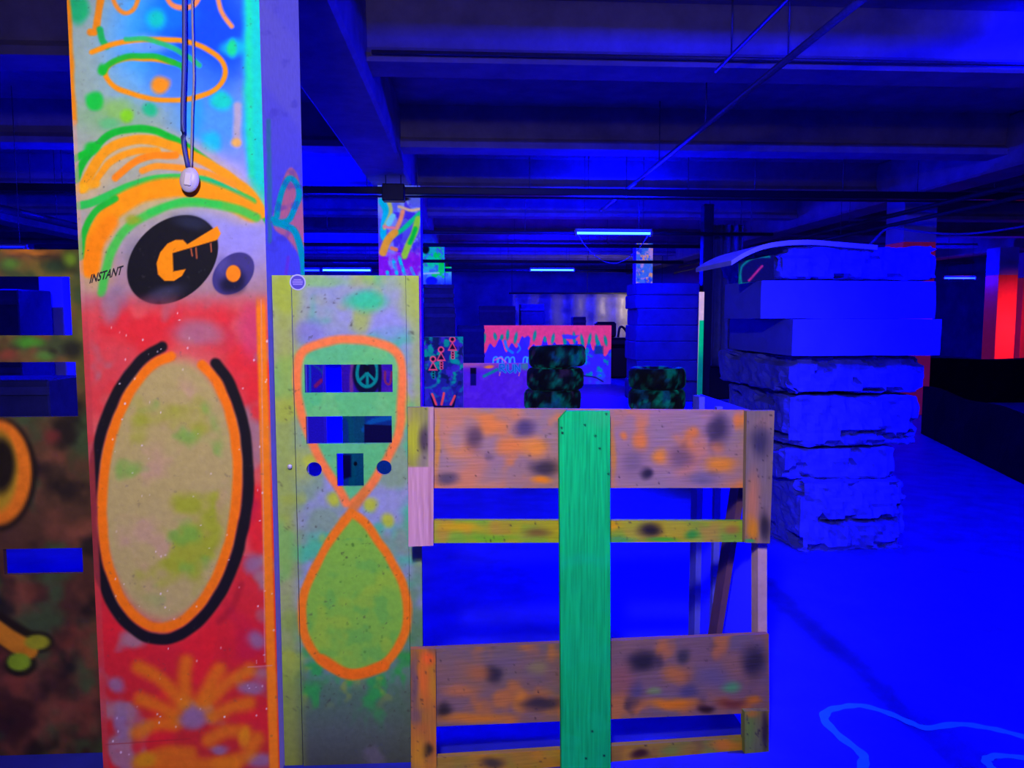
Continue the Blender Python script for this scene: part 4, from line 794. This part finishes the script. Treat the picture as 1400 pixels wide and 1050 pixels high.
def peace(p):
    p.fill((70, 20, 200)); p.mix((20, 15, 110), sstep(470, 440, p.x)); p.cloud((120, 40, 200), 12, .5, .7, .6, 2)
    p.stroke([(481, 490), (481, 545)], 5, (170, 80, 150), .8, 1.5); p.ell(502, 512, 20, 28, (10, 12, 60), 1, 2)
    p.stroke([(502 + 14 * math.cos(t), 508 + 20 * math.sin(t)) for t in np.linspace(0, 6.3, 24)], 4.5, (0, 190, 165), 1, 1); p.stroke([(502, 488), (502, 528)], 3.6, (0, 190, 165), 1, .8); p.stroke([(502, 509), (491, 521)], 3.6, (0, 190, 165), 1, .8); p.stroke([(502, 509), (513, 521)], 3.6, (0, 190, 165), 1, .8); p.ell(501, 504, 4.5, 5, (8, 8, 30), 1, 1)
    p.poly([(517, 480), (521, 480), (521, 545), (517, 545)], (10, 10, 70), 1, 1.5); p.stroke([(526, 508), (527, 522), (533, 524), (535, 508)], 3, (190, 60, 90), .9, 1)
    m = sstep(552, 560, p.y); p.mix((10, 60, 150), m); p.mix((5, 90, 120), m * sstep(482, 486, p.x) * sstep(502, 496, p.x)); p.stroke([(466, 566), (480, 582), (482, 690)], 9, (0, 100, 120), m.max(), 2); p.stroke([(540, 570), (510, 576), (498, 588)], 7, (0, 110, 190), 1, 2)
    p.poly([(498, 580), (580, 584), (580, 625), (498, 625)], (8, 4, 70), 1, 1); p.poly([(455, 622), (480, 622), (480, 652), (455, 660)], (8, 4, 70), 1, 2); p.ell(486, 634, 2.5, 3, (5, 5, 25), 1, .6)
floor_board('painted_board', 466, 556, 470, 5.8, .06, peace, paint_mat('fluorescent_board_dim', .6, .35), .006, 'board with a turquoise peace sign seen through the upper slot', 'board')

# blue plank left of peace board, seen through the slots
def bluepost(p):
    p.fill((50, 30, 235)); p.stroke([(422, 480), (424, 520), (424, 560)], 3, (20, 120, 255), .9, 1); p.stroke([(430, 500), (440, 508), (444, 520)], 3, (40, 90, 200), 1, 1); p.stroke([(432, 528), (440, 520)], 5, (190, 40, 120), .9, 1.5)
o = floor_board('painted_post', 414, 440, 475, 8.2, .2, bluepost, paint_mat('fluorescent_board_dim', .6, .35), .008, 'violet painted post seen through the upper slot, left end', 'post')

# ------------------------------------------------------------------ pale tarpaulin wall far back, dark seat, green post, drape
def tarp_far():
    a, b = on_y(700, 402, 26.0), on_y(905, 402, 26.0); bm = bmesh.new(); n = 60; r = random.Random(5); m_ = 12
    g = [[bm.verts.new((a.x + (b.x - a.x) * i / n, 26.0 + .05 * math.sin(i * .7) + .03 * r.random() + .03 * math.sin(j * 1.9 + i * .2), a.z * j / m_)) for j in range(m_ + 1)] for i in range(n + 1)]
    for i in range(n):
        for j in range(m_): bm.faces.new((g[i][j], g[i + 1][j], g[i + 1][j + 1], g[i][j + 1]))
    o = bm_obj('pale_tarpaulin', bm, mat('glossy_pale_sheet', (.20, .18, .14), .38, .2, 5, .4), smooth=True); tag(o, 'crumpled pale plastic sheet hanging on the far wall', 'tarpaulin')
    md = o.modifiers.new('thickness', 'SOLIDIFY'); md.thickness = .01
    rail = tube('top_rail', [(a.x - .1, 26.03, a.z + .03), (b.x + .1, 26.03, a.z + .03)], .03, M_DARK, o)
    for x in (a.x, (a.x + b.x) / 2, b.x): tube('hanger', [(x, 26.03, a.z + .03), (x, 26.03, ZC)], .008, M_DARK, o, 6)
tarp_far()
ll = area('far_lamp_light', (on_y(866, 430, 25.0).x + .55, 25.0, 2.1), .2, 1.0, 34, (1.0, .80, .66), (on_y(840, 440, 26).x, 26.0, 1.5))
SYr = 19.0
sa, sb = on_y(836, 475, SYr), on_y(866, 475, SYr); e = empty('black_armchair', ((sa.x + sb.x) / 2, SYr + .3, 0)); tag(e, 'black seat with looped armrest beside the drip wall', 'seat')
zs_ = on_y(850, 462, SYr).z
box('seat_base', sa.x - .1, sb.x + .2, SYr, SYr + .6, 0.0, zs_ - .22, M_BLACK, e, .04); box('cushion', sa.x - .1, sb.x + .22, SYr - .04, SYr + .6, zs_ - .215, zs_, M_BLACK, e, .06); box('backrest', sa.x - .35, sa.x + .18, SYr + .3, SYr + .55, zs_ + .002, on_y(840, 440, SYr).z, M_BLACK, e, .05)
tube('armrest', [on_y(x, y, SYr + .1) for x, y in smooth_path([(845, 461), (847, 449), (851, 447), (857, 454), (860, 461)], 4)], .03, M_BLACK, e, 8)
def gpost(p):
    p.fill((235, 195, 190)); p.mix((0, 200, 120), sstep(437, 439, p.y)); p.mix((0, 110, 120), sstep(470, 500, p.y) * .8)
floor_board('leaning_post', 957, 963, 399, 13.2, .05, gpost, M_FLU, .01, 'thin post, white above and green below, beside the far slab pile', 'post')
bm = bmesh.new(); a, b = on_y(966, 330, 14.0), on_y(1016, 330, 14.0); r = random.Random(8); n = 26
g = [[bm.verts.new((a.x + (b.x - a.x) * i / n, 14.0 + .05 * math.sin(i * 1.1) + .02 * r.random(), z)) for z in (.62, 1.0, 1.6, 2.2, 3.0, 3.2)] for i in range(n + 1)]
for i in range(n):
    for j in range(5): bm.faces.new((g[i][j], g[i + 1][j], g[i + 1][j + 1], g[i][j + 1]))
o = bm_obj('hanging_drape', bm, mat('grey_green_cloth', (.10, .115, .15), .9, .15, 6, .2), smooth=True); tag(o, 'dark grey-green drape hanging behind the near slab stack', 'drape'); md = o.modifiers.new('thickness', 'SOLIDIFY'); md.thickness = .012
for x in (a.x + .05, b.x - .05): tube('hanger', [(x, 14.0, 3.18), (x, 14.0, ZC)], .006, M_DARK, o, 6)
a, b = on_y(962.5, 300, 13.7), on_y(976, 300, 13.7); o = bm_obj('black_post', box_bm(a.x, b.x, 13.7, 13.9, 0, 3.53, .01), M_BLACK); tag(o, 'black square post between the far slab pile and the drape', 'post')
o = bm_obj('low_dark_platform', box_bm(on_y(962, 500, 14.2).x, on_y(1030, 500, 14.2).x, 13.95, 15.0, 0, .6, .02), M_BLACK); tag(o, 'low black platform under the grey-green drape', 'platform')
# dark low walls on the right
def lowwall(p0, p1, h, th, label):
    d = (Vector(p1) - Vector(p0)); d.z = 0; nrm = Vector((d.y, -d.x, 0)).normalized(); L = d.length; n = 24; V = []; r = random.Random(2)
    bm = bmesh.new(); g = []
    for i in range(n + 1):
        q = Vector(p0) + d * (i / n); dz = .02 * math.sin(i * .9) - .0 * i
        g.append([bm.verts.new((q.x + nrm.x * o_, q.y + nrm.y * o_, z)) for o_, z in ((0, 0), (.04 * math.sin(i * 1.3), h * .5), (0, h + dz), (-th, h + dz), (-th, 0))])
    for i in range(n):
        for j in range(5): bm.faces.new((g[i][j], g[i + 1][j], g[i + 1][(j + 1) % 5], g[i][(j + 1) % 5]))
    bm.faces.new(g[0]); bm.faces.new(g[-1][::-1]); o = bm_obj('tarpaulin_barrier', bm, mat('black_tarpaulin', (.004, .004, .004), .9, .2, 6, .2, spec=.08)); return tag(o, label, 'barrier')
k0 = on_z(1262, 528, .62); k1 = on_z(1345, 552, .62); lowwall((k0.x, k0.y, 0), (k0.x + (k1.x - k0.x) * 3.2, k0.y + (k1.y - k0.y) * 3.2, 0), .62, .05, 'low black tarpaulin barrier running right from the near slab stack')
k0 = on_z(1225, 491, .78); lowwall((k0.x, k0.y, 0), (k0.x + 8.5, k0.y - .15, 0), .78, .3, 'dark low wall in front of the red pillars')

# left background seen through the slotted panel
crate((-40, 24), 395, 0, 9.0, .7, 'black crate behind the slotted panel, left', z0=0.0)
crate((-60, 66), 520, 0, 6.0, .5, 'low dark crate seen through the second slot of slotted panel', z0=0.0)
a, b = on_y(50, 345, 10.0), on_y(83, 345, 10.0); o = bm_obj('pale_block_pier', box_bm(a.x, b.x, 10.0, 10.4, 0, 2.25, .01), mat('pier_pale', (.32, .30, .30), .8, .15, 3, .2)); tag(o, 'pale pier seen through the upper slot of the slotted panel', 'pier')
a, b = on_y(-60, 388, 14), on_y(130, 388, 14); o = bm_obj('blue_partition', box_bm(a.x, b.x, 14, 14.1, 0, 2.3, .01), mat('partition_blue', (.02, .02, .08), .7, .15)); tag(o, 'blue partition wall far behind the slotted panel', 'partition')

# ------------------------------------------------------------------ ceiling services
def run(name, p, q, r, m, label, cat='pipe', seg=8, hang=()):
    o = tube(name, [p, q], r, m, None, seg); tag(o, label, cat)
    for t in hang:
        h = Vector(p).lerp(Vector(q), t); tube('hanger_rod', [h, (h.x, h.y, ZC)], .006, M_PIPE, o, 6)
    return o
def along_y(px, py, z, y0, y1): 
    a = on_z(px, py, z); return (a.x, y0, z), (a.x, y1, z)
p, q = along_y(1088, 72, 3.33, 2.65, 13.2); run('conduit_pipe', p, q, .026, M_PIPE, 'long diagonal-looking conduit pipe leading to the hanging tube lamp', hang=(.04, .27, .45, .62, .8))
p, q = along_y(1040, 36, 3.46, 2.6, 6.2); run('conduit_pipe', p, q, .014, M_PIPE, 'thin conduit hung above the long pipe, ending at the first rib', hang=(.1, .5, .9))
def xrun(pya, Y, r, m, label, x0, x1, name='cable_tray', hang=8, square=0):
    z = on_y(800, pya, Y).z
    if square:
        o = bm_obj(name, box_bm(x0, x1, Y - .06, Y + .06, z - square, z + square, .01), m); tag(o, label, 'cable tray')
    else: o = tube(name, [(x0, Y, z), (x1, Y, z)], r, m, None, 8); tag(o, label, 'pipe')
    for k in range(hang):
        x = x0 + (x1 - x0) * (k + .5) / hang; tube('hanger_rod', [(x, Y, z), (x, Y, ZC)], .006, M_PIPE, o, 6)
    return o
xrun(263.5, 10.6, .05, M_BLACK, 'black cable tray crossing in front of the mural pillar', -9, 8.5, square=.048)
xrun(271, 10.85, .016, M_PIPE, 'thin conduit just below the black cable tray', -9, 10, 'conduit_pipe')
z1 = 3.70; tube_o = tube('conduit_pipe', [(-.75, 6.33, 3.60), (9, 6.33, 3.60)], .016, M_PIPE); tag(tube_o, 'thin pale conduit along the foot of the first rib', 'pipe')
for zz, yy, r_, lab in ((2.98, 13.5, .03, 'pipe crossing behind the hanging tube lamp'), (3.05, 16.6, .04, 'dark pipe crossing the middle bay'), (2.9, 19.2, .04, 'dark pipe crossing the far bay'), (2.95, 23.5, .05, 'farthest dark pipe below the ceiling')):
    o = tube('conduit_pipe', [(-4.8, yy, zz), (5.4, yy, zz)], r_, M_DARK); tag(o, lab, 'pipe')
    for x in (-4.5, -2.4, 1, 3, 5): tube('hanger_rod', [(x, yy, zz), (x, yy, ZC)], .006, M_PIPE, o, 6)
# pipes under the right girder
for z, px_, py_, r_, lab in ((3.1, 1330, 268, .035, 'dark pipe beneath the right girder, upper one'), (2.92, 1300, 290, .03, 'dark pipe beneath the right girder, lower one')):
    p, q = along_y(px_, py_, z, 6, 24); run('conduit_pipe', p, q, r_, M_DARK, lab, hang=(.1, .4, .7))
for z, px_, py_, r_, lab in ((2.9, 60, 300, .035, 'dark pipe behind the pillar at upper left'), (2.78, 30, 292, .05, 'thick dark pipe at the upper left')):
    p, q = along_y(px_, py_, z, 5, 22); run('conduit_pipe', p, q, r_, M_DARK, lab, hang=(.1, .4, .7))
# black speaker box on the tray in front of the mural pillar
a = on_y(540, 262, 10.45); e = empty('black_junction_box', (a.x, 10.45, a.z)); tag(e, 'black box hung on the tray in front of the mural pillar', 'box')
z0, z1 = on_y(540, 276, 10.45).z, on_y(540, 253, 10.45).z; box('body', a.x - .16, a.x + .13, 10.32, 10.53, z0, z1, M_BLACK, e, .01)
for dx in (-.12, .08): tube('hanger_rod', [(a.x + dx, 10.45, z1), (a.x + dx, 10.45, ZC)], .008, M_DARK, e, 6)
# thin cable sagging across the right background
pts = [on_y(x, y, 9.7) for x, y in smooth_path([(1190, 334), (1215, 312), (1250, 316), (1300, 320), (1350, 317), (1420, 306)], 5)]
o = tube('sagging_cable', [Vector((pts[0].x - .1, 9.7, 0.02)), Vector((pts[0].x - .1, 9.7, 2.1))] + pts + [Vector((pts[-1].x, 9.7, 3.545))], .016, mat('cable_blue', (.08, .08, .5), .5, .1), None, 6); tag(o, 'blue cable sagging across the pale pillar top at right', 'cable')

# ------------------------------------------------------------------ blacklight tubes
def tube_lamp(cx, y, z, L, watts, label, cable=False, up=False):
    """a bare fluorescent blacklight tube under a narrow batten, or over a wide added shield with up; the glowing tube itself lights the hall"""
    e = empty('tube_lamp', (cx, y, z)); tag(e, label, 'lamp', 'blue tube lamps')
    k = watts / (math.pi * 2 * math.pi * .02 * L)
    m = mat('blacklight_tube_%d' % watts, (.3, .5, 1.0), .4, 0, 1, 0, emit=k, ecol=(.00008, .0004, 1.0))
    o = bm_obj('tube', tube_bm([(cx - L / 2, y, z - .045), (cx + L / 2, y, z - .045)], .02, 10), m, smooth=True); reparent(o, e)
    zo = -.125 if up else 0; hw = .06 if up else .018  # up: housing widened and set below, added to keep light off the floor
    box('housing', cx - L / 2 - .03, cx + L / 2 + .03, y - hw, y + hw, z + zo, z + zo + .03, mat('lamp_housing', (.25, .25, .3), .5, .1), e, .006)
    for dx in (-1, 1): box('end_cap', cx + dx * (L / 2 + .02) - .02, cx + dx * (L / 2 + .02) + .02, y - .024, y + .024, z - .094, z, mat('lamp_housing', (.25, .25, .3), .5, .1), e, .004)
    for dx in (-L * .4, L * .4): tube('hanger_wire', [(cx + dx, y + (.05 if up else 0), z + zo + .03), (cx + dx, y + (.05 if up else 0), ZC)], .004, M_PIPE, e, 6)
    if cable: tube('cable', [Vector((cx + L * (t - .5), y + .03, z - .02 - .5 * math.sin(math.pi * t) ** .8)) for t in np.linspace(0, 1, 16)], .006, M_PIPE, e, 6)
    return e
c = on_y(839, 315, 12.3); tube_lamp(c.x, 12.3, c.z, 1.18, 1300, 'blue tube lamp hanging in the middle of the hall with a looped cable', cable=True)
c = on_y(474, 367, 20.0); tube_lamp(c.x, 20, c.z, 1.2, 1900, 'blue tube lamp just above the green target panel')
c = on_y(404, 367, 20.0); tube_lamp(c.x, 20, c.z, 1.2, 300, 'blue tube lamp half hidden behind the big pillar')
c = on_y(755, 367, 21.5); tube_lamp(c.x, 21.5, c.z, 1.2, 1500, 'dim blue tube lamp above the drip wall')
c = on_y(1312, 378, 21); tube_lamp(c.x, 21, c.z, .9, 250, 'small blue tube lamp beside the bright red pillar')
c = on_y(2, 338, 9.0); tube_lamp(c.x, 9.0, c.z, .5, 150, 'blue tube lamp at the left edge above the slotted panel')
tube_lamp(2.3, 2.3, 3.45, 1.2, 1000, 'blue tube lamp over the floor right of the barricade, near the ceiling')
tube_lamp(5.5, 5.95, 3.84, 1.2, 520, 'blue tube lamp beside the near slab stack, close under the ceiling slab', up=True)
tube_lamp(3.0, 1.15, 3.40, 1.2, 1300, 'unseen blue uplight added high over the open floor to the right', up=True)  # added to brighten the first rib and the pillar top
tube_lamp(-3.3, 11.0, 3.36, 1.2, 1300, 'blue tube lamp behind the big pillar, hidden by it')
# unseen red fill added to brighten only the front faces of the red pillars
rl = area('red_fill_light', (x6.x + .5, 15.2, 1.2), .3, .3, 26, (1.0, .08, .12), (x6.x + .2, 20.0, 1.2), math.radians(36))
